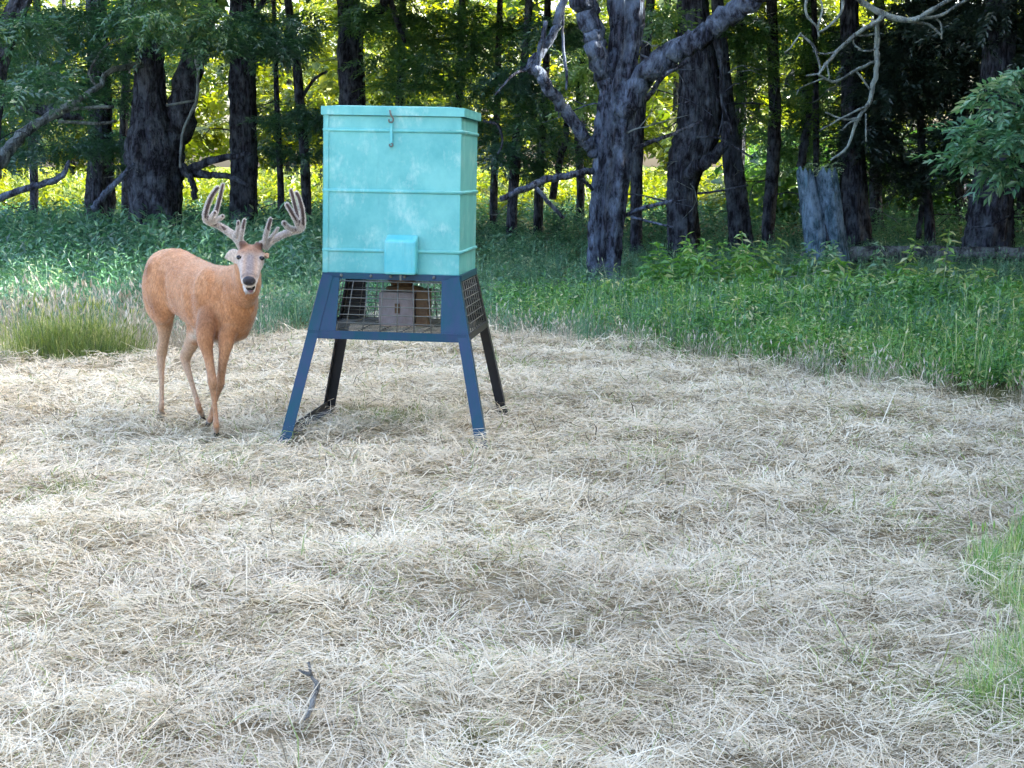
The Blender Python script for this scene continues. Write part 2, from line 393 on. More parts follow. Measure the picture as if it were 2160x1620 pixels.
def grass_template(nb, seed, wid=.012, lean=.45, seedhead=0):
    g = np.random.default_rng(seed); V = []; Fc = []; I = []
    for k in range(nb):
        ya = g.uniform(0, 6.283); le = abs(g.normal(0, lean)); h = g.uniform(.55, 1.0)
        o = np.array([g.normal(0,.07), g.normal(0,.07), 0]); d = np.array([math.cos(ya), math.sin(ya), 0])
        s = np.array([-d[1], d[0], 0]); p0 = o; p1 = o + d*h*.25*le + [0,0,h*.55]; p2 = o + d*h*.85*le + [0,0,h*(1-.35*le)]
        n0 = len(V); w = wid*g.uniform(.6,1.3)
        V += [p0-s*w/2, p0+s*w/2, p1+s*w*.45, p1-s*w*.45, p2+s*w*.12, p2-s*w*.12]
        Fc += [np.array([0,1,2,3])+n0, np.array([3,2,4,5])+n0]; I += [k]*6
        if seedhead and k % seedhead == 0:
            n0 = len(V); up = (p2-p1)/np.linalg.norm(p2-p1); q = leaf_quad(p2 - up*.03, up, s, .16, .035, 0)
            V += q; Fc.append(np.arange(4)+n0); I += [k]*4
    return np.array(V), np.array(Fc), np.array(I)
WEEDS = [weed_template(18, .30, .45, 11, 2), weed_template(16, .26, .36, 12, 2), weed_template(20, .22, .5, 13, 3), weed_template(14, .36, .3, 14, 1)]
GRASS = [grass_template(10, 21), grass_template(11, 22, .010, .6), grass_template(9, 23, .014, .3, 4)]
SEEDG = [grass_template(10, 24, .007, .5, 2), grass_template(11, 25, .006, .65, 2)]

def in_view(x, y, pad=.6):
    return np.abs(x) < y * (1080/F) * 1.02 + pad

# ------------------------------------------------------------------ cut hay on the open ground (nobody could count it)
FEET = [tuple(ground(px, py)[:2]) for px, py in ((457,925),(441,903),(342,884),(430,893),(590,938),(1022,945),(684,868),(1068,880))]
def make_hay():
    n = 345000
    y = R.uniform(3.9, 17.6, n); x = R.uniform(-1, 1, n) * (y * .335 + .5)
    keep = y < edge_y(x) + (vnoise(x, y, .6, 41) - .3) * 1.1
    keep &= R.random(n) < np.clip(.25 + 1.5*fbm(x, y, .30, 55), 0, 1)
    for fx, fy in FEET: keep &= (np.hypot(x - fx, y - fy) > R.uniform(.03, .15, n))
    x = x[keep]; y = y[keep]; n = len(x)
    yaw = (fbm(x, y, .55, 44) * 4.2 + fbm(x, y, .14, 61) * 2.6) * np.pi + R.normal(0, .85, n)
    up = R.random(n)
    green = fbm(x, y, .8, 51) + .10*np.clip((x - y*.22)/1.0, -1, 1.5); g = R.random(n) < np.clip((green - .55)*1.6, .025, .5)
    up = np.where(g & (R.random(n) < .6), .01, up)
    pitch = np.where(up < .08, R.uniform(.3, .9, n), np.abs(R.normal(0, .16, n)))
    L = np.exp(R.normal(-2.28, .45, n)) * np.where(up < .08, .75, 1)
    W = (.0013 + .00032 * y) * R.uniform(.6, 1.5, n)
    lump = fbm(x, y, .42, 47)
    base = gz(x, y) + np.clip(lump - .36, 0, 1) * .30 * R.random(n) + R.uniform(0, .022, n)
    d = np.stack([np.cos(yaw)*np.cos(pitch), np.sin(yaw)*np.cos(pitch), np.sin(pitch)], -1)
    s = np.stack([-np.sin(yaw), np.cos(yaw), R.normal(0, .35, n)], -1); s /= np.linalg.norm(s, axis=1)[:, None]
    p0 = np.stack([x, y, base], -1)
    bend = R.normal(0, .16, n)[:, None] * s * L[:, None]
    p1 = p0 + d * (L*.5)[:, None] + bend + np.stack([0*x, 0*x, L*R.uniform(-.02,.12,n)], -1)
    p2 = p0 + d * L[:, None] - np.stack([0*x, 0*x, L*R.uniform(0,.12,n)], -1)
    w = W[:, None]
    v = np.stack([p0-s*w*.5, p0+s*w*.5, p1+s*w*.5, p1-s*w*.5, p2+s*w*.2, p2-s*w*.2], 1)
    b = (np.arange(n)*6)[:, None]
    f = np.concatenate([b + np.array([0,1,2,3]), b + np.array([3,2,4,5])])
    # straw colour: pale on the whole, with greener and browner patches and the odd dark stem
    tone = R.beta(3.2, 2.0, n) * .75 + .25
    tone = np.clip(tone + (fbm(x, y, .7, 57) - .5)*.85, .22, 1)
    tone = np.where(g, R.uniform(.13, .2, n), tone)
    tone = np.where(R.random(n) < .06, R.uniform(0, .1, n), tone)
    me = build_mesh('cut_hay', v.reshape(-1, 3), f, {'rnd': np.repeat(tone, 6)})
    tag(link('cut_hay', me, M['hay']), 'pale cut hay lying over the open ground', 'hay', kind='stuff')
make_hay()

def scatter_plants(acc, tmpls, x, y, h, tone, width=1.0, tilt=.12):
    k = R.integers(0, len(tmpls), len(x))
    for i, t in enumerate(tmpls):
        m = k == i; n = m.sum()
        if not n: continue
        pos = np.stack([x[m], y[m], gz(x[m], y[m]) - .01], -1)
        tv, tf, ti = t
        scatter(acc, t, pos, R.uniform(0, 6.283, n), R.normal(0, tilt, n), R.normal(0, tilt, n), h[m], tone[m], .16)

# weeds and undergrowth between the hay and the wood, taller to the left and towards the trees
def make_weeds():
    a = Acc()
    n = 8300
    y = 15.5 + 21 * R.random(n)**1.25; x = R.uniform(-1, 1, n) * (y * .33 + 1)
    keep = (y > edge_y(x) + .5) & ~((x > 2.2) & (y < 16) & (R.random(n) < .6))
    x, y = x[keep], y[keep]; n = len(x)
    left = np.clip((1.5 - x) / 5, 0, 1)
    grow = np.clip((y - 15) / 13, 0, 1)
    h = (.22 + .40*grow*(.18 + 1.0*left)) * R.uniform(.65, 1.35, n) * (.75 + .5*fbm(x, y, 2.0, 71)) * np.clip(.55 + (y-edge_y(x))*.25, .5, 1.05)
    tone = np.clip(.10 + .7*fbm(x, y, 1.3, 75) + R.normal(0, .17, n), 0, 1)
    scatter_plants(a, WEEDS, x, y, h, tone, tilt=.2)
    n = 4000
    y = 15 + 14 * R.random(n)**1.5; x = R.uniform(-1, 1, n) * (y * .33 + 1)
    keep = (y > edge_y(x) - .2); x, y = x[keep], y[keep]; n = len(x)
    scatter_plants(a, GRASS, x, y, R.uniform(.2, .5, n) * (.7 + .6*fbm(x, y, 1.5, 77)), np.clip(R.normal(.45, .18, n), 0, 1))
    n = 2300; y = R.uniform(34, 56, n); x = R.uniform(-1, 1, n)*(y*.33 + 1)
    scatter_plants(a, WEEDS, x, y, R.uniform(.3, .95, n), np.clip(R.normal(.35, .2, n), 0, 1), tilt=.25)
    tag(link('undergrowth', a.mesh('undergrowth'), M['weed']), 'low blue-green weeds and brambles spreading in front of the wood', 'weeds', kind='stuff')
make_weeds()

def make_tall_grass():
    a = Acc(); n = 9500
    y = R.uniform(8.5, 18.5, n); x = R.uniform(.2, 6.6, n)
    d = y - edge_y(x) + (vnoise(x, y, .8, 81) - .5) * 1.6
    keep = (d > -.2) & in_view(x, y) & (R.random(n) < np.clip(.15 + d*.5, 0, 1)*np.clip(1.2 - d/2.6, .14, 1)*np.clip(2.6*fbm(x, y, .9, 85) - .65, .12, 1)); x, y, d = x[keep], y[keep], d[keep]; n = len(x)
    h = np.clip(.22 + .09*d, .16, .44) * R.uniform(.6, 1.35, n)
    scatter_plants(a, GRASS + [weed_template(16, .22, .3, 15, 2)], x, y, h*(.6 + .8*fbm(x, y, .7, 88)), np.clip(.2 + .6*fbm(x, y, .8, 87) + .14*(x > 3) + R.normal(0, .22, n), 0, 1))
    n = 5600; y = R.uniform(12, 19.5, n); x = R.uniform(-.2, 6.8, n); d = y - edge_y(x); keep = (d > .9) & in_view(x, y); x, y = x[keep], y[keep]; n = len(x)
    scatter_plants(a, WEEDS, x, y, R.uniform(.16, .46, n)*(.45 + 1.1*fbm(x, y, 1.0, 89)), np.clip(.12 + .75*fbm(x, y, .9, 90) + R.normal(0, .2, n), 0, 1), tilt=.3)
    # the green fringe at the lower right corner of the view
    n = 430; y = R.uniform(4.8, 7.0, n); x = .288*y + np.abs(R.normal(0, .22, n)) + .35*(vnoise(np.zeros(n), y, .35, 83)-.3)
    scatter_plants(a, GRASS, x, y, R.uniform(.08, .28, n), np.clip(R.normal(.78, .18, n), 0, 1))
    tag(link('tall_grass', a.mesh('tall_grass'), M['weed_bright']), 'bright green standing grass along the right edge of the hay', 'grass', kind='stuff')
    a = Acc(); n = 3000
    y = R.uniform(9, 17, n); x = R.uniform(-1.6, 5.6, n); d = y - edge_y(x)
    keep = (np.abs(d - .1) < .8) & in_view(x, y); x, y = x[keep], y[keep]; n = len(x)
    scatter_plants(a, SEEDG, x, y, R.uniform(.14, .36, n), np.clip(R.normal(.6, .2, n), 0, 1), tilt=.3)
    # the drift of dry seeding grass on the left
    n = 3400; y = R.uniform(13.6, 18.6, n); x = R.uniform(-6.6, -2.0, n)
    prof = np.clip(1.25 - np.abs(y - 15.4)/2.6, 0, 1) * np.clip((-2.0 - x)/1.2, 0, 1)
    keep = (R.random(n) < (prof + .08)*np.clip(3.4*fbm(x, y, .8, 92) - 1.1, .1, 1)) & ~((np.abs(x + 4.05) < .6) & (np.abs(y - 14.1) < .5)); x, y = x[keep], y[keep]; n = len(x)
    scatter_plants(a, SEEDG, x, y, R.uniform(.20, .60, n) * np.clip(.55 + (-2-x)*.35, .5, 1.0)*(.55 + .8*fbm(x, y, .6, 94)), np.clip(R.normal(.62, .2, n), 0, 1), tilt=.3)
    tag(link('dry_grass', a.mesh('dry_grass'), M['dry']), 'dry pale seeding grass standing at the edge of the hay', 'grass', kind='stuff')
make_tall_grass()

# ------------------------------------------------------------------ trees
def px_path(pts, Y, n=6, kink=.18):
    """pts: (px, py, width_px[, depth offset]) -> world points and radii"""
    rows = []
    for p in pts:
        dy = p[3] if len(p) > 3 else 0.0
        q = at(p[0], p[1], Y + dy); rows.append([*q, p[2] / 2 * mpp(Y + dy)])
    Q = smooth_path(rows, n)
    if len(Q) > 8: Q[1:-1, :3] += (R.normal(0, 1, (len(Q)-2, 3)) * Q[1:-1, 3:4] * kink)      # kinks
    return Q[:, :3], np.maximum(Q[:, 3], .003)
def foliage(acc, blobs, Y, tmpls=SPRAYS, size=1.0, tone=.45):
    """blobs: (px, py, rx_px, ry_px, depth offset, depth radius, count)"""
    for bl in blobs:
        cx, cy, rx, ry, dy, rd, n = bl[:7]; tn = bl[7] if len(bl) > 7 else tone
        n = int(n * 1.7)
        c = at(cx, cy, Y + dy); k = mpp(Y + dy)
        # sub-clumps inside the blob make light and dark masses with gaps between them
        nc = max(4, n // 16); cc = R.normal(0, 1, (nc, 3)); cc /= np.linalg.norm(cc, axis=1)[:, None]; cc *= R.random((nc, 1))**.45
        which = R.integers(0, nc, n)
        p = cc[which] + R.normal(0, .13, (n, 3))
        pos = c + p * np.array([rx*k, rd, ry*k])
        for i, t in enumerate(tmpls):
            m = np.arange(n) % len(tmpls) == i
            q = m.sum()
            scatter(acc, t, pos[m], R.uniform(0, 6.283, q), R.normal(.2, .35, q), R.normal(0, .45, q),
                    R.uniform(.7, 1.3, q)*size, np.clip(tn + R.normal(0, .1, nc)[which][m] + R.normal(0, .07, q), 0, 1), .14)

_canopy = []
def canopy_mesh(v):
    """upper crown well above the picture: many big leaf sprays in an uneven dome"""
    if v < len(_canopy): return _canopy[v]
    a = Acc(); g = np.random.default_rng(300 + v)
    n = 1150; nc = 60
    cc = g.normal(0, 1, (nc, 3)); cc /= np.linalg.norm(cc, axis=1)[:, None]; cc *= g.random((nc, 1))**.4
    w = g.integers(0, nc, n); p = (cc[w] + g.normal(0, .14, (n, 3))) * np.array([4.0, 3.7, 3.2])
    for i, t in enumerate(BIG):
        m = np.arange(n) % 2 == i; q = m.sum()
        scatter(a, t, p[m], g.uniform(0, 6.283, q), g.normal(.2, .4, q), g.normal(0, .5, q), g.uniform(.62, 1.05, q), np.clip(g.normal(.5, .15, q), 0, 1), .14, g)
    _canopy.append(a.mesh('canopy_leaves')); return _canopy[v]
for v in range(3): canopy_mesh(v)
for m_ in _canopy: m_.materials.append(M['leaf_mid'])

def tree(label, Y, trunk, limbs=(), blobs=(), bark='bark_dark', leaf='leaf_dark', group=None, canopy=True, top=9.0, size=1.0, tone=.45, lean=0.0, cat='tree', name='tree', limb_bark=None, cz=None, twigs=()):
    px0 = trunk[0][0]; w0 = trunk[0][2]
    P = at(px0, 500, Y); base = np.array([P[0], Y, float(gz(P[0], Y))])
    t = empty(name, base, label, cat, group)
    rows = [[base[0], base[1], base[2] - .15, w0*.80*mpp(Y)], [base[0], base[1], base[2] + .12, w0*.62*mpp(Y)]]
    for p in trunk:
        q = at(p[0], p[1], Y + (p[3] if len(p) > 3 else 0)); rows.append([*q, p[2]/2*mpp(Y)])
    if top > rows[-1][2]:
        l = rows[-1]; k = rows[-2]; sl = (l[0]-k[0]) / max(.3, l[2]-k[2]) * .5 + lean
        for j in (1, 2, 3):
            z = l[2] + (top - l[2])*j/3; rows.append([l[0] + sl*(z-l[2]) + R.normal(0,.12), l[1] + R.normal(0,.2), z, l[3]*(1-.27*j)])
    Q = smooth_path(rows, 7); a = Acc()
    big = w0*mpp(Y) > .3
    tube(a, Q[:, :3], np.maximum(Q[:, 3], .01), 30 if big else 12, .06, int(px0), .075 if big else .04)
    link('trunk', a.mesh('trunk', base, True), M[bark], t)
    for lb in limbs:
        a = Acc(); Pq, r = px_path(lb, Y); tube(a, Pq, r, 10, .07, int(lb[0][0]), .03)
        link('limb', a.mesh('limb', base, True), M['bark_pale' if lb[0][2] < 15 and min(p[2] for p in lb) < 13 and lb[0][0] < 420 else (limb_bark or bark)], t)
    if Y < 37 and canopy:
        for k in range(9 if big else 5):      # fine dead twigs standing off the trunk
            i = R.integers(int(len(Q)*.25), int(len(Q)*.75)); o_ = Q[i, :3]; ya = R.uniform(0, 6.283); Ln = R.uniform(.5, 1.5)
            d = np.array([math.cos(ya), math.sin(ya)*.7, R.uniform(-.35, .5)]); a = Acc()
            P = np.array([o_ + d*Ln*u + np.array([0, 0, -.22*Ln*u*u]) + R.normal(0, .05*Ln, 3)*(u > 0) for u in (0, .35, .7, 1)]); r0 = R.uniform(.010, .022)
            PP = smooth_path(P, 4); tube(a, PP, np.linspace(r0, .003, len(PP)), 6, .1, k)
            for u in (5, 8):
                e = PP[u] + R.normal(0, .28*Ln, 3)*np.array([1, 1, .7]); tube(a, np.array([PP[u], (PP[u]+e)/2 + R.normal(0, .03, 3), e]), [r0*.6, r0*.4, .002], 5, .1, u)
            link('twig', a.mesh('twig', base, True), M['bark_pale' if k % 3 == 0 else bark], t)
    if blobs:
        a = Acc(); foliage(a, blobs, Y, SPRAYS, size, tone)
        link('foliage', a.mesh('foliage', base), M[leaf], t)
    if canopy:
        o = link('crown', _canopy[int(px0) % 3], None, t)
        o.location = (Q[-1][0]-base[0], Q[-1][1]-base[1], max(cz or top, .105*Y + 5.6) - base[2] - .3); o.rotation_euler = (0, 0, R.uniform(0, 6.28))
    return t

# 1: the double-trunked tree on the left
tree('thick dark tree on the left forking in two, with pale dead limbs', 32,
     [(330,505,96),(328,420,100),(328,360,104),(326,310,100),(318,240,62),(316,160,52),(314,90,48),(310,-10,40)],
     limbs=[[(345,330,60),(375,270,60,.1),(392,200,58,.1),(405,130,50,.1),(428,60,42,.1),(440,-40,36,.1)],
            [(300,135,14,-.2),(233,150,12,-.9),(207,183,12,-1.2),(150,220,15,-1.6),(90,253,19,-2),(30,300,26,-2.4),(7,335,26,-2.6),(-12,375,24,-2.8),(-30,440,22,-3)],
            [(240,225,7,-1.2),(160,230,8,-1.5),(92,256,10,-2)],
            [(123,256,6,-1.8),(200,260,7,-1.5),(245,256,6,-1.2)],
            [(383,368,20,0),(443,341,16,-.4),(513,327,11,-.7),(530,322,9,-.7)],
            [(375,360,26,0),(433,368,16,-.3),(480,372,12,-.5),(525,392,9,-.6)],
            [(385,350,18,-.3),(405,385,14,-.4),(412,420,14,-.4)],
            [(410,93,7,-.6),(417,167,7,-.6),(413,217,7,-.6),(387,277,6,-.7),(380,353,5,-.7)],
            [(410,212,5,-.6),(350,223,5,-.7)],
            [(205,185,7,-1.2),(190,150,6,-1.3),(225,95,5,-1.4),(262,80,4,-1.5)]],
     blobs=[(370,25,110,60,-4.5,1.2,150,.72),(440,60,60,50,-4,1,70,.66),(290,30,60,50,-3,1,60,.5),(230,60,90,70,-1,1.5,110,.4),(120,110,110,90,.5,1.6,170,.36),(200,180,90,50,1.2,1.2,80,.32)],
     leaf='leaf_dark', size=.9)
# 2: straight trunk right of it
tree('straight dark trunk standing directly above the deer\'s antlers', 33,
     [(514,510,56),(514,395,54),(514,300,53),(512,200,52),(511,100,50),(510,20,48),(510,-20,46)],
     limbs=[[(525,40,14),(545,20,12),(565,-20,10)]],
     blobs=[(560,100,70,26,-3.5,.9,60,.42),(500,75,60,24,-3.6,.9,46,.46),(600,80,50,28,-3,.9,46,.36),(545,40,70,40,-3,1,60,.5)], size=.85)
# 3, 4: thin trunks
tree('thin dark sapling trunk between the straight trunk and the feeder', 35,
     [(592,505,14),(592,400,13),(588,300,12),(584,220,12),(582,150,11),(580,60,9),(575,-20,8)], top=7,
     blobs=[(600,305,70,18,-.5,1,50,.34),(560,240,40,26,.3,.8,26,.4)], size=.8)
tree('slim leaning trunk just left of the feeder lid', 34,
     [(648,508,22),(645,395,21),(640,300,20),(632,210,20),(624,120,18),(612,40,17),(605,-20,16)], top=8,
     limbs=[[(634,215,8),(660,170,6),(690,150,5)]],
     blobs=[(620,250,80,26,-1.5,1,80,.34),(650,330,60,22,-1,.8,46,.3),(690,270,50,40,-.6,.8,50,.34),(640,60,60,50,-1,1,60,.44)], size=.85)
# 5: trunk behind the feeder
tree('forked dark trunk rising behind the feeder lid', 35,
     [(745,505,52),(745,320,50),(744,210,50),(742,130,46),(740,70,44),(738,20,40),(736,-20,38)],
     limbs=[[(748,75,24),(775,45,22),(802,20,20),(830,-30,18)],[(818,-20,14),(840,50,12),(855,90,9)]],
     blobs=[(900,70,120,60,.8,1.4,130,.46),(820,150,80,50,-2,1,80,.42),(960,160,100,60,-2.4,1.2,120,.36),(1050,60,90,70,.5,1.4,100,.34),(760,20,90,40,-2.5,1,60,.4)], leaf='leaf_mid', size=.85)
# 6: dark trunk far left behind the pale limb
tree('dark trunk behind the pale fallen limb, left of the double tree', 38,
     [(212,490,62),(212,410,56),(213,360,50),(212,300,46),(210,220,44),(206,120,40),(200,-10,36)],
     blobs=[(60,250,120,70,-2,1.5,150,.34),(150,300,120,40,-3,1.4,120,.28),(40,140,120,80,0,1.6,150,.38),(260,320,50,34,-2,.8,40,.3),(30,330,60,26,-5,1,40,.3),(130,40,140,60,-1,1.6,130,.42)], size=.9)
tree('leaning trunk cut by the upper left corner of the view', 29,
     [(-34,540,46),(-30,400,46),(-22,250,44),(-8,140,44),(14,70,42),(40,10,38),(60,-40,34)],
     blobs=[(40,40,70,50,-1.5,1,60,.5),(70,180,90,50,-3,1,80,.4)])
# 7: the big grey tree right of the feeder
T8 = tree('big grey-barked tree right of the feeder with spreading limbs', 23,
     [(1274,600,58),(1274,565,62),(1276,500,66),(1282,430,70),(1288,360,76),(1292,300,78),(1297,240,72),(1300,190,64),(1312,130,64),(1320,60,68),(1322,-20,70)],
     limbs=[[(1288,200,44),(1270,150,44,-.1),(1258,90,42,-.2),(1245,40,44,-.2),(1225,-10,46,-.2),(1205,-60,42,-.2)],
            [(1310,240,48,-.1),(1350,170,50,-.3),(1395,125,49,-.5),(1450,88,47,-.7),(1510,48,46,-.9),(1570,12,46,-1.1),(1640,-35,40,-1.4),(1720,-70,32,-1.9),(1775,-40,22,-2.4)],
            [(1258,322,30,-.1),(1240,305,26,-.2),(1222,275,24,-.3),(1190,230,22,-.4),(1160,190,22,-.6),(1135,155,22,-.7),(1119,138,22,-.7),(1140,110,18,-.7),(1165,75,17,-.7),(1180,30,16,-.7),(1195,-30,14,-.7)],
            [(1132,140,13,-.7),(1140,100,11,-.8),(1152,45,9,-.8)],
            [(1119,142,8,-.7),(1080,160,5,-.9),(1045,200,4,-1)],
            [(1250,360,14,-.2),(1200,370,13,-.5),(1150,380,13,-.7),(1095,402,11,-.9),(1055,420,9,-1)],
            [(1215,368,11,-.4),(1235,385,9,-.3),(1250,400,7,-.2)],
            [(1130,395,9,-.8),(1160,430,9,-.7),(1190,460,7,-.6)],
            [(1328,320,10,0),(1380,297,9,.2),(1430,278,8,.4),(1480,255,6,.6)],
            [(1310,458,9,0),(1360,438,8,-.3),(1420,424,7,-.6)],
            [(1332,458,6,-.2),(1390,472,5,-.4),(1420,480,4,-.5)],
            [(1330,235,12,.2),(1370,200,11,.3),(1400,160,10,.4),(1450,130,8,.5)],
            [(1190,-20,6,-.6),(1187,80,6,-.6),(1195,150,6,-.6),(1195,190,4,-.6)]],
     blobs=[(1225,160,30,50,1.2,.5,40,.95),(1230,215,22,30,1.2,.4,22,.95),(1390,20,60,40,1.5,1,40,.5)], bark='bark_grey', leaf='leaf_mid', top=10, size=.7)  # pale tone of the first two clumps paints sun flecks into the leaves
# its dead, lichen-covered branch hanging at the upper right
def dead_branch():
    base = np.array(T8.location); a = Acc(); Y = 20.8
    paths = [[(1775,-40,20,-.2),(1812,0,13),(1864,32,12),(1921,44,11),(1949,32,10),(1998,3,9),(2040,-30,7)],
             [(1864,34,10),(1843,49,9,-.1),(1805,74,8,-.2),(1766,109,7,-.3),(1738,141,6,-.4),(1727,158,4,-.5)],
             [(1850,44,9),(1849,88,10,.1),(1849,134,10,.1),(1840,186,9,.1),(1833,218,8,.1),(1808,253,7,.1),(1787,310,5,.1),(1752,338,4,.1)],
             [(1843,130,6,.1),(1805,148,6),(1762,172,5,-.1),(1727,158,4,-.2)],
             [(1833,222,5,.1),(1787,243,4),(1731,274,3,-.2)], [(1815,248,4,.1),(1780,252,4),(1741,237,3)],
             [(1805,148,4),(1820,168,4),(1836,190,4)], [(1826,240,3.5,.1),(1827,299,3)],
             [(1688,72,4,-.3),(1717,98,5,-.3),(1731,148,4,-.4)], [(1690,70,4,-.3),(1668,100,3,-.4),(1655,112,3,-.4)],
             [(1776,-30,5,-.2),(1773,28,5,-.2),(1727,67,4,-.3),(1735,10,3.5,-.2),(1710,-20,3,-.2)],
             [(1705,-20,6,-.3),(1700,28,5,-.3),(1722,55,4,-.3),(1728,78,3.5,-.3)],
             [(1921,44,6),(1960,52,5,.1),(1984,74,4,.1)], [(1942,39,7),(1984,32,6,.2),(2044,-5,5,.3)],
             [(1800,77,4,-.2),(1802,95,4,-.2),(1818,105,3,-.2)], [(1766,109,3,-.3),(1740,114,3,-.3),(1715,108,3,-.3)],
             [(1850,70,4,.1),(1822,76,3.5),(1800,72,3)], [(1849,100,3.5,.1),(1835,108,3.5),(1810,104,3)],
             [(1744,135,3,-.4),(1748,158,3,-.4),(1750,170,2.5,-.4)], [(1970,34,4,.2),(1985,52,3.5,.2),(1986,82,3,.2)],
             [(1737,165,4,-.3),(1690,185,3,-.3),(1680,200,2.5,-.3)], [(1700,160,3,-.4),(1727,156,3.5,-.4)],
             [(1815,252,4,.1),(1795,258,3.5),(1778,272,3)]]
    for i, p in enumerate(paths):
        P, r = px_path(p, Y, 5); tube(a, P, r*1.1, 8, .2, i)
    o = link('limb', a.mesh('dead_limb', base, True), M['bark_lichen'], T8)
    o['label'] = 'bare dead branch pale with lichen hanging at the upper right'
dead_branch()

# trunks behind and to the right
tree('slender trunk showing behind the right side of the big grey tree', 31,
     [(1342,520,27),(1342,420,26),(1344,320,25),(1350,240,24),(1358,150,22),(1366,60,20),(1374,-20,18)], top=8,
     blobs=[(1400,60,60,40,1,1,46,.5),(1150,240,70,60,0,1,90,.3)], leaf='leaf_mid', size=.8)
tree('crooked thick dark trunk with a loop-shaped low limb, right of the grey tree', 29,
     [(1440,520,62),(1440,470,60),(1438,400,58),(1450,340,70),(1474,280,76),(1478,200,74),(1472,120,66),(1466,50,58),(1462,-20,54)],
     limbs=[[(1452,370,30,-.2),(1480,345,28,-.4),(1508,330,24,-.5),(1530,300,20,-.5),(1536,260,18,-.5)],
            [(1478,90,22,-.2),(1500,70,20,-.5),(1522,120,14,-.6),(1528,160,12,-.6)],
            [(1522,118,6,-.7),(1520,190,6,-.8),(1526,240,5,-.8),(1515,285,4,-.9)],
            [(1518,205,4,-.8),(1545,180,3,-.9),(1560,176,3,-.9)],
            [(1470,290,5,-.9),(1510,290,5,-1.1),(1550,310,5,-1.2),(1588,333,4,-1.3)],
            [(1524,215,3.5,-.8),(1538,255,3.5,-.9),(1550,290,3,-.9)],
            [(1470,408,5,-.4),(1520,402,5,-.7),(1578,390,4,-.9)]],
     blobs=[(1560,150,60,60,2,1.2,70,.5),(1540,40,70,40,1,1,50,.42)], leaf='leaf_mid', size=.8)
tree('dark trunk leaning left, second to the right of the grey tree', 30,
     [(1565,520,50),(1562,480,48),(1555,420,46),(1548,350,42),(1540,280,36),(1532,210,32),(1526,140,28),(1520,60,26),(1515,-20,24)],
     blobs=[(1600,100,50,60,2,1,60,.5),(1580,220,46,50,2,1,50,.44)], leaf='leaf_mid', size=.8)
tree('straight slim trunk with a kink, left of the broken stump', 33,
     [(1622,505,26),(1620,480,26),(1626,400,25),(1630,320,25),(1633,240,24),(1630,160,22),(1628,80,21),(1626,-20,20)],
     blobs=[(1690,120,70,60,1,1.2,90,.5),(1700,230,60,60,1.5,1,80,.46),(1650,330,40,50,2.5,1,40,.46),(1620,50,60,40,1,1,50,.4)], leaf='leaf_mid', size=.8)
tree('thin upright trunk rising above the broken stump', 34,
     [(1722,505,15),(1722,400,14),(1721,300,13),(1720,200,13),(1718,100,12),(1716,-20,11)], top=7,
     limbs=[[(1688,352,18),(1695,310,17),(1702,270,16),(1708,238,14)]],
     blobs=[(1760,60,70,50,1,1,70,.34),(1780,200,60,60,1,1,70,.26)], size=.85)
tree('broad dark trunk close behind the broken stump', 31,
     [(1806,520,66),(1805,480,60),(1803,420,52),(1800,340,46),(1797,260,42),(1795,160,38),(1792,-20,34)],
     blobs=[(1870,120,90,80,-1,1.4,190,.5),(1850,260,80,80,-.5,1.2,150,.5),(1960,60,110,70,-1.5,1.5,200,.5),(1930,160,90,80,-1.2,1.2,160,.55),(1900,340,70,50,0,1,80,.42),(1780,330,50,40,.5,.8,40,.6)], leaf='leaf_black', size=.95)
tree('small forked trunk standing beyond the fallen log', 32,
     [(1962,530,24),(1962,490,22),(1958,440,20),(1952,390,18),(1946,340,16),(1942,250,14),(1940,100,12)], top=7,
     limbs=[[(1936,505,11),(1942,450,11),(1950,410,11),(1954,385,10)]],
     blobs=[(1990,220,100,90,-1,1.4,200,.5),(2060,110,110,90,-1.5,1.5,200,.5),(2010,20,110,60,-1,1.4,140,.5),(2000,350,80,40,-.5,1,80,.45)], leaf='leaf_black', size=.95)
tree('stout flared trunk at the right edge behind the fallen log', 28,
     [(2078,545,92),(2082,500,88),(2088,450,80),(2094,390,76),(2098,330,70),(2100,250,66),(2104,120,60),(2106,-20,54)],
     limbs=[[(2060,375,6,-.5),(2100,390,6,-.8),(2150,405,5,-1)],[(2050,480,5,-.8),(2090,475,5,-1),(2130,455,4,-1.1)]],
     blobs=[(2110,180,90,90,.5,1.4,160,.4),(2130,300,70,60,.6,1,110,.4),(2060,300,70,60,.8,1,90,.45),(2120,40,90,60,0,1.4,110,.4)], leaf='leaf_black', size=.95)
tree('slim dark trunk just right of the feeder hopper', 33,
     [(1078,505,22),(1080,430,21),(1086,340,20),(1094,250,20),(1104,160,18),(1112,60,16),(1118,-20,15)], top=8,
     limbs=[[(1090,300,8),(1115,270,8),(1140,220,6)],[(1020,255,6,-3),(1050,265,6,-3.2),(1060,300,5,-3.3),(1050,325,4,-3.4)]],
     blobs=[(1070,180,80,60,-1.5,1.2,110,.32),(1050,300,60,50,-1,1,70,.3),(1110,340,60,40,1,1,60,.34),(1150,100,60,60,-1,1,70,.34)], size=.85)
tree('thin trunk halfway between the hopper and the big grey tree', 36,
     [(1135,490,20),(1136,430,19),(1140,340,18),(1146,250,17),(1152,150,15),(1156,-20,13)], top=8,
     limbs=[[(1165,420,16),(1180,340,15),(1192,290,13),(1200,220,12)]],
     blobs=[(1180,300,60,50,1,1,70,.32),(1200,60,50,60,1,1,60,.4)], size=.85)
tree('thin shadowed trunk nearest the back right corner of the hopper', 38,
     [(1040,485,18),(1040,420,17),(1042,340,16),(1046,240,15),(1050,120,14),(1054,-20,12)], top=8,
     blobs=[(1040,240,50,60,-1,1,70,.28),(1000,100,70,60,-1,1,80,.36)], size=.85)

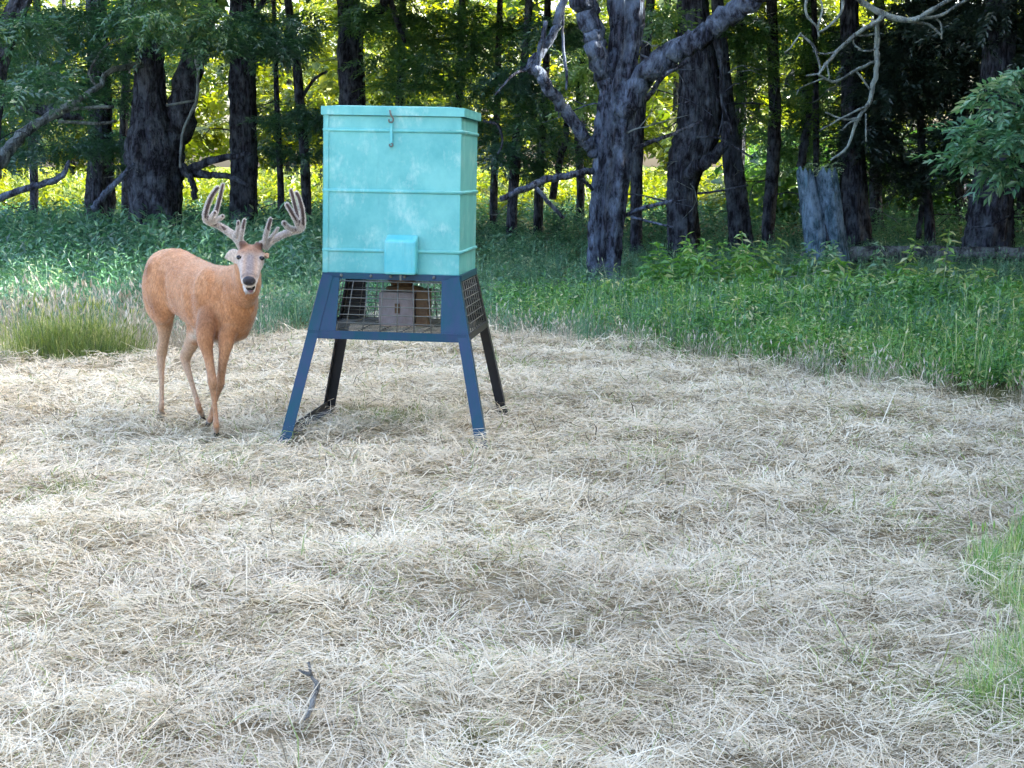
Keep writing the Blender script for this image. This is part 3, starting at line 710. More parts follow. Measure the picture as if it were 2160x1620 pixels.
# trees deeper in the wood on the right, closing off the clearing there
for i, (px, Y) in enumerate([(1560, 47), (1700, 44), (1850, 42), (1930, 50), (2030, 46), (2160, 43), (2260, 38)]):
    tree(['faint trunk deep in the shade behind the leaning trunk', 'faint trunk deep in the shade left of the broken stump', 'shadowed trunk behind the thick dark foliage above the log', 'thin shadowed trunk deep behind the small forked trunk',
          'shadowed trunk deep in the wood left of the flared trunk', 'shadowed trunk in the dark at the right edge', 'dark evergreen just outside the right edge of the view'][i], Y,
         [(px, 480, 26), (px-3, 380, 24), (px+2, 250, 22), (px+5, 120, 20), (px+4, -20, 18)], top=10,
         blobs=[(px, 70, 100, 70, 0, 1.8, 120, .45), (px+20, 190, 90, 60, 0, 1.6, 100, .45), (px-20, 300, 80, 50, .5, 1.6, 70, .5)] if i else [(px, 60, 60, 60, 0, 1.5, 60, .45)], leaf='leaf_black' if i > 1 else 'leaf_dark', size=1.25)

for px, Y, lab in [(70, 43, 'thin shaded trunk deep in the wood at the far left'), (262, 45, 'thin shaded trunk seen just left of the double tree'), 
                   (842, 42, 'shaded trunk deep in the wood above the middle of the lid'), (968, 46, 'shaded trunk deep in the wood above the right end of the lid'),
                   (1222, 44, 'shaded thin trunk close behind the left limb of the grey tree')]:
    tree(lab, Y, [(px, 482, 18), (px+3, 390, 17), (px-2, 280, 16), (px+4, 150, 15), (px+8, -20, 13)], top=10,
         blobs=[(px, 40, 110, 55, 0, 1.8, 80, .5), (px+30, 130, 100, 50, 0, 1.6, 70, .48), (px-30, 220, 80, 40, .5, 1.6, 46, .45), (px+10, 300, 60, 26, .5, 1.4, 18, .4)], leaf='leaf_mid' if px > 600 else 'leaf_dark', size=1.15)

# a small sapling reaching in from the right edge, nearer than the wood
def sapling():
    Y = 18.5; b = at(2235, 560, Y); base = np.array([b[0], Y, float(gz(b[0], Y))])
    t = empty('sapling', base, 'pale green leafy sapling reaching in at the right edge', 'sapling')
    a = Acc(); P, r = px_path([(2235,690,20),(2240,560,18),(2228,420,16),(2215,300,13),(2190,200,10),(2150,150,6)], Y); tube(a, P, r, 8, .04, 3)
    for p in ([(2222,360,9),(2150,330,6),(2070,300,4),(2000,275,3)], [(2226,400,8),(2150,350,5),(2060,345,3),(1990,335,2)], [(2205,250,8),(2140,220,5),(2080,190,3)]):
        P, r = px_path(p, Y); tube(a, P, r, 6, .04, 4)
    link('trunk', a.mesh('trunk', base, True), M['bark_dark'], t)
    a = Acc(); tm = [spray_template(11, .42, .15, .36, .2, 41), spray_template(9, .36, .16, .4, .3, 42)]
    foliage(a, [(2110,190,40,30,0,.3,16,.6),(2150,230,50,36,0,.4,22,.62),(2060,270,60,24,0,.3,24,.62),(2130,290,60,34,0,.4,28,.6),(2050,320,60,18,-.1,.3,20,.6),(2140,340,50,24,0,.4,18,.55),(2150,170,30,24,.1,.3,10,.6)], Y, tm, .8)
    link('foliage', a.mesh('foliage', base), M['weed'], t)
sapling()

# ------------------------------------------------------------------ sunlit clearing beyond the wood
def make_clearing():
    a = Acc(); n = 3900
    y = 52 + 40*R.random(n)**1.3; x = R.uniform(-1, 1, n)*(y*.33 + 3)
    keep = x < y*.13 + R.uniform(0, 3, n); x, y = x[keep], y[keep]; n = len(x)
    scatter_plants(a, [weed_template(14, .34, .45, 51, 2), weed_template(12, .4, .4, 52, 2)], x, y, R.uniform(.7, 1.9, n), np.clip(R.normal(.5, .2, n), 0, 1), tilt=.2)
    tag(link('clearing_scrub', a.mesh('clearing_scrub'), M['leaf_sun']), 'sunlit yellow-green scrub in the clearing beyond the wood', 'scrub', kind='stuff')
make_clearing()
def make_thicket():
    a = Acc(); n = 1500
    y = R.uniform(46, 62, n); x = y*.15 + R.random(n)*(y*.2 + 2)
    scatter_plants(a, [weed_template(16, .3, .5, 53, 3), weed_template(14, .34, .45, 54, 3)], x, y, R.uniform(1.0, 3.2, n), np.clip(R.normal(.45, .2, n), 0, 1), tilt=.2)
    tag(link('thicket', a.mesh('thicket'), M['leaf_mid']), 'shaded thicket closing the wood behind the stump and log', 'thicket', kind='stuff')
make_thicket()
far_mesh = []
for v in range(3):
    a = Acc(); g = np.random.default_rng(400 + v); n = 620; nc = 60
    cc = g.normal(0, 1, (nc, 3)); cc /= np.linalg.norm(cc, axis=1)[:, None]; cc *= g.random((nc, 1))**.3
    w = g.integers(0, nc, n); p = (cc[w] + g.normal(0, .09, (n, 3))) * np.array([4.6, 3.6, 7.0]) + [0, 0, 7.4]
    for i, t in enumerate(BIG):
        m = np.arange(n) % 2 == i; q = m.sum()
        scatter(a, t, p[m], g.uniform(0, 6.283, q), g.normal(.2, .4, q), g.normal(0, .5, q), g.uniform(1.0, 1.7, q), np.clip(g.normal(.5, .2, q), 0, 1), .14, g)
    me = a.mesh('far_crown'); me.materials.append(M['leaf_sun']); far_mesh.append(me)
far_trunk = Acc(); tube(far_trunk, np.array([[0,0,-.2],[.1,0,3],[.2,.1,7],[.1,.1,11]]), [.32,.24,.18,.08], 10, .05); far_trunk = far_trunk.mesh('far_trunk', smooth=True); far_trunk.materials.append(M['bark_dark'])
# (all of these read alike in the photograph: one glowing mass of leaves behind the trunks)
far_spots = [(-31, 96), (-26, 84), (-23, 99), (-18, 88), (-14, 97), (-11, 80), (-8, 92), (-3.5, 85), (0, 98), (4, 88), (8, 80), (10, 96), (15, 86), (20, 92), (26, 82), (31, 95), (-20, 74), (-5, 74), (12, 71)]
for i, (x, y) in enumerate(far_spots):
    z = float(gz(x, y)); sc = R.uniform(.75, 1.1)
    t = empty('far_tree', (x, y, z), 'sunlit yellow-green tree far beyond the dark wood', 'tree', 'sunlit trees beyond the clearing', R.uniform(0, 6.28))
    t.scale = (sc, sc, sc)
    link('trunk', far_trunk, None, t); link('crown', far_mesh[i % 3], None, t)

# unseen trees added right of the view to keep the sun off the hay
shade_spots = [(10, 3), (11.5, 9), (9.5, -3), (10.5, 14.5), (12.5, 19.5), (14.5, 25), (16, 31), (18, 37), (15, 5.5), (16.5, 13), (19, 21), (20.5, 28), (11, -9), (16, -4), (13.5, 0.5), (22, 8), (23, 16), (21, 0), (25, 24), (26, 34), (15.5, -12), (21, 43), (12.8, 5.5), (17.5, 9), (13.5, 12), (18, 2), (19, 16.5), (14, -7)]
sh_trunk = Acc(); tube(sh_trunk, np.array([[0,0,-.2],[.1,0,2.5],[.0,.2,5],[.2,.1,8]]), [.3,.24,.2,.12], 12, .05); sh_trunk = sh_trunk.mesh('shade_trunk', smooth=True); sh_trunk.materials.append(M['bark_dark'])
for i, (x, y) in enumerate(shade_spots):
    t = empty('shade_tree', (x, y, float(gz(x, y))), 'unseen leafy tree added outside the right edge to cast shade', 'tree', 'added shade trees right of the view', R.uniform(0, 6.28))
    link('trunk', sh_trunk, None, t)
    c = link('crown', _canopy[i % 3], None, t); c.location = (0, 0, 8.6); c.scale = (1.1, 1.1, 1.15)
    c = link('crown', _canopy[(i+1) % 3], None, t); c.location = (.3, .2, 4.6); c.scale = (.95, .95, .95)

# ------------------------------------------------------------------ broken stump and fallen log
def stump():
    Y = 25.5; b = at(1745, 572, Y); base = np.array([b[0], Y, float(gz(b[0], Y))])
    t = empty('broken_stump', base, 'weathered blue-grey broken stump split into two leaning slabs', 'stump')
    def slab(x0a, x1a, ya, x0b, x1b, yb, jag, seed):
        g = np.random.default_rng(seed); rows = 12; cols = 8; V = []
        for i in range(rows):
            t_ = i/(rows-1)
            for j in range(cols):
                u = j/(cols-1); top = ya + jag[j % len(jag)]
                py = top + (yb - top)*t_; px = (x0a + (x1a-x0a)*u)*(1-t_) + (x0b + (x1b-x0b)*u)*t_
                q = at(px, py, Y); q[1] += -.11*math.sin(math.pi*u)*(1+.6*t_) + g.normal(0, .006); q[0] += g.normal(0, .004); V.append(q)
        V = np.array(V); back = V.copy(); back[:, 1] += .10
        W = np.vstack([V, back]); nV = len(V); idx = np.arange(nV).reshape(rows, cols); f = []
        for i in range(rows-1):
            for j in range(cols-1):
                f.append([idx[i,j], idx[i+1,j], idx[i+1,j+1], idx[i,j+1]]); f.append([nV+idx[i,j], nV+idx[i,j+1], nV+idx[i+1,j+1], nV+idx[i+1,j]])
        for i in range(rows-1):
            f.append([idx[i,0], nV+idx[i,0], nV+idx[i+1,0], idx[i+1,0]]); f.append([idx[i,-1], idx[i+1,-1], nV+idx[i+1,-1], nV+idx[i,-1]])
        for j in range(cols-1):
            f.append([idx[0,j], idx[0,j+1], nV+idx[0,j+1], nV+idx[0,j]])
        a = Acc(); a.add(W, f); link('slab', a.mesh('slab', base), M['wood_grey'], t)
    slab(1682, 1718, 358, 1704, 1766, 560, [4, -8, 5, -4, 9, -2, 6, 16], 5)
    slab(1722, 1767, 361, 1744, 1794, 560, [14, 2, -9, 6, -6, 5, -8, 8], 6)
    a = Acc(); P = np.array([at(1742, 585, Y+.12), at(1738, 540, Y+.12), at(1728, 480, Y+.12), at(1716, 420, Y+.14)]); tube(a, P, [.30, .25, .19, .12], 14, .08, 9)
    link('heartwood', a.mesh('heartwood', base, True), M['bark_dark'], t)
    a = Acc()
    foliage(a, [(1745,350,30,10,0,.15,10,.9)], Y, SPRAYS, .45); link('moss', a.mesh('moss', base), M['weed'], t)
stump()
def log():
    Y = 26.3; b = at(1950, 553, Y); base = np.array([b[0], Y, float(gz(b[0], Y))])
    t = empty('fallen_log', base, 'long grey fallen log lying level at the right edge', 'log')
    a = Acc(); P, r = px_path([(1690,544,36,.1),(1760,540,36,.05),(1850,536,34),(1960,536,34),(2060,538,34,-.1),(2160,538,35,-.2),(2300,543,36,-.3),(2480,546,38,-.4)], Y, 6, .05); tube(a, P, r, 16, .05, 2, .03)
    link('stem', a.mesh('stem', base, True), M['wood_log'], t)
    for x, dx in ((1900, 6), (2010, -4), (2105, 3)):
        a = Acc(); P, r = px_path([(x, 540, 8, -.1), (x+dx, 552, 6, -.2), (x+2*dx, 566, 4, -.3)], Y); tube(a, P, r, 7, .05, x)
        link('branch_stub', a.mesh('branch_stub', base, True), M['wood_log'], t)
log()
def fallen_branch(label, pts, Y, mat, w=1):
    P, r = px_path(pts, Y); base = P[len(P)//2].copy(); a = Acc(); tube(a, P, r*w, 8, .12, 8)
    tag(link('fallen_branch', a.mesh('fallen_branch', base, True), M[mat], loc=base), label, 'branch')
fallen_branch('pale fallen branch lying in the weeds below the stump', [(1500,628,8,.3),(1560,600,9,.2),(1620,592,10,0),(1690,585,9,-.1),(1740,570,8,0)], 22.5, 'bark_lichen')
fallen_branch('thick broken limb hanging level at the far left under the pale limb', [(28,212,12,0),(52,222,22,0),(77,230,24,0),(120,240,22,0),(160,247,14,0),(176,250,5,0)], 31, 'bark_dark')
fallen_branch('bowed dead limb on the ground at the left edge', [(-20,425,16,0),(40,402,14,0),(83,390,14,0),(127,373,13,0),(140,352,10,0),(146,338,6,0)], 28, 'bark_grey')
fallen_branch('slanting dead limb propped against the double tree', [(196,440,16,0),(222,408,15,0),(240,390,14,0),(262,366,12,0),(284,345,9,0)], 29.5, 'bark_grey')
def stick():
    a = Acc(); pts = [(652,1412), (658,1425), (668,1438), (668,1450), (662,1470), (658,1490), (650,1510), (642,1520)]
    P = np.array([ground(px, py, .05) for px, py in pts]); P[:, 2] = gz(P[:, 0], P[:, 1]) + .085
    P[0, 2] += .03; r = np.array([.004, .005, .008, .0095, .0085, .008, .006, .003])
    Q = smooth_path(np.hstack([P, r[:, None]]), 5); tube(a, Q[:, :3], Q[:, 3], 8, .12, 6)
    P = np.array([ground(655, 1422, .06), ground(640, 1418, .06), ground(630, 1412, .06)]); P[:, 2] = gz(P[:, 0], P[:, 1]) + .10; tube(a, smooth_path(P, 4), np.linspace(.008, .003, 9), 6, .1)
    base = ground(660, 1470, .05)
    tag(link('stick', a.mesh('stick', base, True), M['stick'], loc=base), 'short grey bent stick lying on the hay in the foreground', 'stick')
stick()

# ------------------------------------------------------------------ single plants one can point at
def tuft(label, px, py, n, h, spread, mat='tuft', tone=.55):
    b = ground(px, py); base = np.array([b[0], b[1], float(gz(b[0], b[1]))]); a = Acc()
    x = b[0] + R.normal(0, spread, n); y = b[1] + R.normal(0, spread*.6, n)
    scatter_plants(a, GRASS, x, y, R.uniform(.6, 1.2, n)*h, np.clip(R.normal(tone, .2, n), 0, 1), tilt=.2)
    tag(link('grass_tuft', a.mesh('grass_tuft', base), M[mat], loc=base), label, 'grass tuft')
tuft('large yellow-green grass tuft in the dry grass at the left', 150, 756, 270, .46, .29, tone=.70)
tuft('olive grass tuft beside the large green one, nearer the deer', 232, 765, 80, .30, .16, tone=.35)
tuft('small green grass tuft on the hay between the feeder legs, left one', 752, 876, 40, .11, .07)
tuft('wider yellow-green grass tuft on the hay between the feeder legs', 868, 892, 90, .12, .13)
tuft('small yellow grass tuft on the hay at the bottom middle', 1008, 1552, 26, .10, .04, tone=.75)
tuft('thin green grass tuft on the hay in the left foreground', 150, 1025, 30, .12, .08, tone=.6)
tuft('yellow-green grass tuft in the hay behind the feeder', 800, 735, 60, .16, .2, tone=.7)
def leafy_weed(label, px, top, Y, n, stems, leaf, mat='weed_bright', tone=.6):
    if stems > 2: n = int(n*2.3); stems = int(stems*1.9)
    leaf *= .98
    b = at(px, 500, Y); base = np.array([b[0], Y, float(gz(b[0], Y))])
    h = at(px, top, Y)[2] - base[2]
    t = empty('leafy_weed', base, label, 'weed'); a = Acc()
    for s_ in range(stems):
        ox, oy = R.normal(0, .32, 2); lx, ly = R.normal(0, .12, 2); hh = h * (1 if s_ == 0 else R.uniform(.6, .95))
        P = np.array([[ox, oy, -.03], [ox+lx*.4, oy+ly*.4, hh*.5], [ox+lx, oy+ly, hh]]); P = smooth_path(P, 4); st = Acc(); tube(st, P, np.linspace(.010, .004, len(P)), 6); link('stem', st.mesh('stem', smooth=True), M[mat], t)
        k = n // stems; tt = np.linspace(.18, 1.0, k); pos = np.stack([ox+lx*tt, oy+ly*tt, hh*tt], -1)
        leaf_t = (np.array(leaf_quad(np.zeros(3), np.array([1.,0,0]), np.array([0,1.,0]), 1, .42, .2)), np.array([[0,1,2,3]]), np.zeros(4, int))
        scatter(a, leaf_t, pos, np.arange(k)*2.4 + R.uniform(0, 6), R.normal(.1, .35, k), R.normal(0, .25, k), leaf*(1.15-.55*tt)*R.uniform(.8, 1.25, k), np.clip(R.normal(tone, .15, k), 0, 1), .05)
    link('leaves', a.mesh('leaves'), M[mat], t)
leafy_weed('bushy green weed right of the base of the grey tree', 1340, 585, 19.5, 130, 5, .20)
leafy_weed('tall bright leafy weed midway between the grey tree and the stump', 1455, 500, 20.5, 170, 6, .20)
leafy_weed('leafy weed with a pale top left of the stump', 1545, 488, 21.5, 110, 4, .19, tone=.75)
leafy_weed('grey-green weed in front of the foot of the stump', 1745, 505, 22.5, 170, 7, .19, 'weed', .75)
leafy_weed('tall single-stemmed weed rising above the fallen log', 1918, 484, 21, 60, 2, .22, tone=.8)
leafy_weed('broad green weed below the fallen log', 1860, 560, 20, 150, 6, .22, tone=.65)
leafy_weed('low green weed in front of the pale fallen branch', 1660, 600, 19.5, 120, 5, .20, tone=.55)
leafy_weed('wide leafy shrub of weeds between the tall weed and the stump', 1620, 545, 20.5, 150, 6, .19, tone=.6)
leafy_weed('dense green weed at the right edge below the log', 2090, 590, 19, 150, 6, .20, tone=.55)
leafy_weed('leafy weed hiding the lower left of the stump', 1690, 540, 22, 120, 5, .19, tone=.5)
leafy_weed('spreading weed just left of the tall bright one', 1400, 545, 20.8, 130, 5, .20, tone=.5)
leafy_weed('pale leafy weed in front of the middle of the log', 1990, 560, 21, 110, 5, .19, tone=.75)
leafy_weed('green weed at the mown edge left of the bushy one', 1300, 640, 18.5, 70, 4, .16, tone=.55)

# ------------------------------------------------------------------ the feeder
def feeder():
    cx, cy = -.7026, 10.067; base = (cx, cy, -.004)
    t = empty('deer_feeder', base, 'turquoise metal box feeder on a blue four-legged stand', 'feeder', rotz=math.radians(-4.6))
    t.rotation_euler = (-.0056, .0197, -.101)
    def part(name, acc, mat, parent=t, smooth=False, bevel=0):
        o = link(name, acc.mesh(name, smooth=smooth), M[mat], parent)
        if bevel:
            b = o.modifiers.new('bevel', 'BEVEL'); b.width = bevel; b.segments = 2; b.limit_method = 'ANGLE'
        return o
    HW = .410; HD = .388; Z0, Z1 = 1.001, 1.935
    # hopper body
    a = Acc(); box(a, (0, 0, (Z0+Z1)/2), (HW*2, HD*2, Z1-Z0)); hop = part('hopper', a, 'hopper', bevel=.006)
    # raised beads pressed round the sheet metal
    for fr in (.093, .475, .853):
        z = Z1 - fr*(Z1-Z0); a = Acc()
        for s in (-1, 1):
            tube(a, [(-HW-.001, s*HD, z), (HW+.001, s*HD, z)], [.011, .011], 10)
            tube(a, [(s*HW, -HD, z), (s*HW, HD, z)], [.011, .011], 10)
        part('bead', a, 'hopper', hop, True)
    # corner angle irons
    for sx in (-1, 1):
        for sy in (-1, 1):
            if sx > 0: continue
            a = Acc(); box(a, (sx*(HW-.011), sy*(HD+.003), (Z0-.02+Z1)/2), (.030, .006, Z1-Z0+.02)); box(a, (sx*(HW+.003), sy*(HD-.011), (Z0-.022+Z1)/2), (.006, .034, Z1-Z0+.022))
            part('corner_angle', a, 'hopper', hop)
    # lid: shallow tray with turned-down rim, slightly crowned top
    a = Acc(); e = .014; zl = Z1 + .004
    for s in (-1, 1):
        box(a, (0, s*(HD+e), zl+.022), ((HW+e)*2+.008, .006, .050)); box(a, (s*(HW+e+.001), 0, zl+.022), (.006, (HD+e)*2-.01, .050))
    v = [(-HW-e,-HD-e,zl+.046),(HW+e,-HD-e,zl+.046),(HW+e,HD+e,zl+.046),(-HW-e,HD+e,zl+.046),(-HW*.8,-HD*.8,zl+.056),(HW*.8,-HD*.8,zl+.056),(HW*.8,HD*.8,zl+.056),(-HW*.8,HD*.8,zl+.056)]
    a.add(v, [[4,5,6,7],[0,1,5,4],[1,2,6,5],[2,3,7,6],[3,0,4,7]])
    lid = part('lid', a, 'hopper')
    # latch: staple on the lid, hook, strap hanging to an eye
    a = Acc(); lx = -.010; yf = -HD - .022
    tube(a, smooth_path([(lx-.004, yf, Z1+.03), (lx, yf-.012, Z1+.02), (lx+.006, yf-.012, Z1), (lx+.018, yf-.008, Z1-.018), (lx+.012, yf-.006, Z1-.036), (lx-.006, yf-.004, Z1-.036), (lx-.010, yf-.004, Z1-.022)], 4), np.full(25, .0055), 8)
    latch = part('latch', a, 'galv', smooth=True)
    a = Acc(); bar(a, (lx+.004, -HD-.020, Z1-.036), (lx+.004, -HD-.016, Z1-.16), .016, .006, (1,0,0)); part('strap', a, 'hopper_cover', latch)
    a = Acc(); ang = np.linspace(0, 5.2, 12); tube(a, np.stack([lx+.004+.010*np.sin(ang), np.full(12, -HD-.016), Z1-.170-.010*np.cos(ang)*-1], -1), np.full(12, .0045), 8); part('eye', a, 'galv', latch, True)
    # control box with a sloped top
    bx, bw, bd, z0, z1 = .068, .190, .105, Z0+.005, Z0+.240
    a = Acc(); y0 = -HD-.001; y1 = y0-bd
    v = [(bx-bw/2,y0,z0),(bx+bw/2,y0,z0),(bx+bw/2,y1,z0),(bx-bw/2,y1,z0),(bx-bw/2,y0,z1),(bx+bw/2,y0,z1),(bx+bw/2,y1+.004,z1-.036),(bx-bw/2,y1+.004,z1-.036)]
    a.add(v, [[0,1,2,3],[4,7,6,5],[0,3,7,4],[1,5,6,2],[3,2,6,7],[0,4,5,1]])
    cb = part('control_box', a, 'hopper_cover', bevel=.012)
    a = Acc(); box(a, (bx, y1-.002, z0+.010), (bw*.96, .010, .010)); part('lip', a, 'hopper', cb)
    a = Acc(); box(a, (bx+.004, y1+.02, z0-.016), (.012, .012, .038)); part('clasp', a, 'galv', cb)
    # stand: top skirt
    a = Acc(); zs = Z0 - .016
    for s in (-1, 1):
        bar(a, (-HW-.006, s*(HD-.004), zs), (HW+.006, s*(HD-.004), zs), .036, .03, (0,0,1)); bar(a, (s*(HW-.004), -HD+.012, zs), (s*(HW-.004), HD-.012, zs), .036, .03, (0,0,1))
    part('top_rail', a, 'stand')
    for bxp in (-.30, -.12, .0, .085, .26):
        a = Acc(); tube(a, [(bxp, -HD-.01, zs+.004), (bxp, -HD-.026, zs+.004)], [.010, .008], 8); part('bolt', a, 'galv')
    ZC = .640; half = lambda z: .408 + .212*(1.0-z)
    def leg_pt(sx, sy, z): return np.array([sx*half(z), sy*half(z), z])
    for sx in (-1, 1):
        for sy in (-1, 1):
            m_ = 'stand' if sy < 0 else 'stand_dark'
            # leg: angle iron, two flanges meeting at the outer corner
            a = Acc(); p, q = leg_pt(sx, sy, .99), leg_pt(sx, sy, -.03)
            bar(a, p + [-sx*.030, 0, 0], q + [-sx*.030, 0, 0], .066, .007, (1,0,0)); bar(a, p + [0, -sy*.034, 0], q + [0, -sy*.034, 0], .058, .007, (0,1,0))
            leg = part('leg', a, m_)
            # gusset plates beside the leg, closing the corner of the cage
            a = Acc()
            for (ux, uy, wd) in ((1, 0, .105),) + (((0, 1, .060),) if True else ()):
                off = np.array([0, sy*.005, 0]) if ux else np.array([sx*.005, 0, 0])
                P = [leg_pt(sx, sy, .975), leg_pt(sx, sy, ZC+.005)]
                ins = [np.array([-sx*ux*(.062 if k == 0 else .066), -sy*uy*(.062 if k == 0 else .066), 0]) for k in (0, 1)]
                inn = [np.array([-sx*ux*(wd if k == 0 else wd+.062), -sy*uy*(wd if k == 0 else wd+.03), 0]) for k in (0, 1)]
                th = np.array([0, sy*.004, 0]) if ux else np.array([sx*.004, 0, 0])
                v = []
                for tt in (-1, 1):
                    v += [P[0]+ins[0]*.9-off+th*tt, P[0]+inn[0]-off+th*tt, P[1]+inn[1]-off+th*tt, P[1]+ins[1]*.9-off+th*tt]
                a.add(v, [[0,1,2,3],[7,6,5,4],[0,4,5,1],[1,5,6,2],[2,6,7,3],[3,7,4,0]])
            part('gusset', a, m_, leg)
            # foot pad
            a = Acc(); f = leg_pt(sx, sy, .0); box(a, (f[0]-sx*.02, f[1]-sy*.02, .0), (.085, .085, .016)); part('foot', a, 'stand_dark', leg)
    # lower rails of the cage
    h = half(ZC)
    for s in (-1, 1):
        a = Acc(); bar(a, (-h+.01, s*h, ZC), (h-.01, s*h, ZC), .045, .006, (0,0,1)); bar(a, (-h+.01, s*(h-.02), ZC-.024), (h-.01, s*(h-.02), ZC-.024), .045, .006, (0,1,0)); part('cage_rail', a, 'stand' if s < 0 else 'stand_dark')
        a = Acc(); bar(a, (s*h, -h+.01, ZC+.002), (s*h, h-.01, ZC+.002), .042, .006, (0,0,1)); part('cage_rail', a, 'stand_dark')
    # welded wire panels, two by four inch cells
    rw = .0032
    def panel(face):
        zt, zb = .955, ZC + .02
        rim = Acc()
        def pt(u, z):
            d = half(z)
            return {'front': np.array([u*d, -d+.012, z]), 'back': np.array([u*d, d-.012, z]), 'left': np.array([-d-.008, u*d, z]), 'right': np.array([d-.004, u*d, z])}[face]
        tube(rim, [pt(-.97, zb), pt(-.97, zt), pt(-.969, zt+.001), pt(.969, zt+.001), pt(.97, zt), pt(.97, zb), pt(.969, zb-.001), pt(-.969, zb-.001)], [rw]*8, 6, cap=False)
        pn = part('cage_panel', rim, 'galv', t, True)
        for z in np.linspace(zb, zt, 7)[1:-1]:
            a = Acc(); tube(a, [pt(-.97, z), pt(.97, z)], [rw, rw], 6); part('wire', a, 'galv', pn, True)
        for u in np.linspace(-.97, .97, 10)[1:-1]:
            a = Acc(); tube(a, [pt(u, zb), pt(u, zt)], [rw, rw], 6); part('wire', a, 'galv', pn, True)
    for fc in ('front', 'back', 'left', 'right'): panel(fc)
    # wire floor of the cage
    rim = Acc(); k = h - .03
    tube(rim, [(-k, -k, ZC+.012), (k, -k, ZC+.012), (k, -k+.001, ZC+.012), (k, k, ZC+.012), (k-.001, k, ZC+.012), (-k, k, ZC+.012), (-k, k-.001, ZC+.012), (-k, -k+.002, ZC+.012)], [.004]*8, 6, cap=False)
    fl = part('cage_floor', rim, 'galv', t, True)
    for i, y in enumerate(np.linspace(-k, k, 12)[1:-1]):
        a = Acc(); tube(a, [(-k, y, ZC+.012), (k, y, ZC+.012)], [rw, rw], 6); part('wire', a, 'galv', fl, True)
    for x in np.linspace(-k, k, 8)[1:-1]:
        a = Acc(); tube(a, [(x, -k, ZC+.016), (x, k, ZC+.016)], [rw, rw], 6); part('wire', a, 'galv', fl, True)
    # funnel, motor housing and spinner plate
    a = Acc(); tube(a, [(.0,0,Z0), (.0,0,Z0-.06), (.0,0,Z0-.10)], [.20,.09,.055], 20, cap=True); part('funnel', a, 'rust', smooth=True)
    a = Acc(); tube(a, [(.02,0,.90), (.02,0,.885), (.02,0,.883)], [.115,.12,.10], 22); part('spinner_plate', a, 'rust', smooth=True)
    a = Acc(); box(a, (-.015, -.03, .77), (.215, .19, .21)); mo = part('motor_box', a, 'motor', bevel=.006)
    a = Acc(); box(a, (-.005, -.13, .775), (.030, .012, .06)); part('motor_clip', a, 'rust', mo)
    a = Acc(); box(a, (.135, .02, .775), (.075, .16, .225)); part('battery_box', a, 'rust', bevel=.004)
    # skid bar between the two left feet
    a = Acc(); p, q = leg_pt(-1, -1, .06), leg_pt(-1, 1, .06); bar(a, p + [.02, .03, 0], q + [.02, -.03, 0], .006, .045, (1,0,0)); bar(a, p + [.045, .03, -.022], q + [.045, -.03, -.022], .045, .006, (1,0,0)); part('skid_bar', a, 'stand_dark')
feeder()

# ------------------------------------------------------------------ the buck
def ellipse_loft(acc, secs, sides=20, cap=True):
    """secs: (centre, axis_w, axis_h, half_w, half_up, half_down)"""
    ang = np.linspace(0, 2*np.pi, sides, endpoint=False); V = []
    for c, w, h, hw, hu, hd in secs:
        s = np.sin(ang); V.append(np.asarray(c) + np.cos(ang)[:, None]*hw*np.asarray(w) + (np.where(s > 0, s*hu, s*hd))[:, None]*np.asarray(h))
    n = len(secs); idx = np.arange(n*sides).reshape(n, sides); f = []
    for i in range(n-1):
        a, b = idx[i], idx[i+1]; f.append(np.stack([a, np.roll(a,-1), np.roll(b,-1), b], -1))
    f = np.concatenate(f); v = np.concatenate(V + [[secs[0][0]], [secs[-1][0]]])
    k = np.arange(0, sides, 2); e = (n-1)*sides
    f = np.vstack([f, np.stack([np.full(len(k), n*sides), (k+2)%sides, (k+1)%sides, k], -1), np.stack([np.full(len(k), n*sides+1), e+k, e+(k+1)%sides, e+(k+2)%sides], -1)])
    acc.add(v, f)

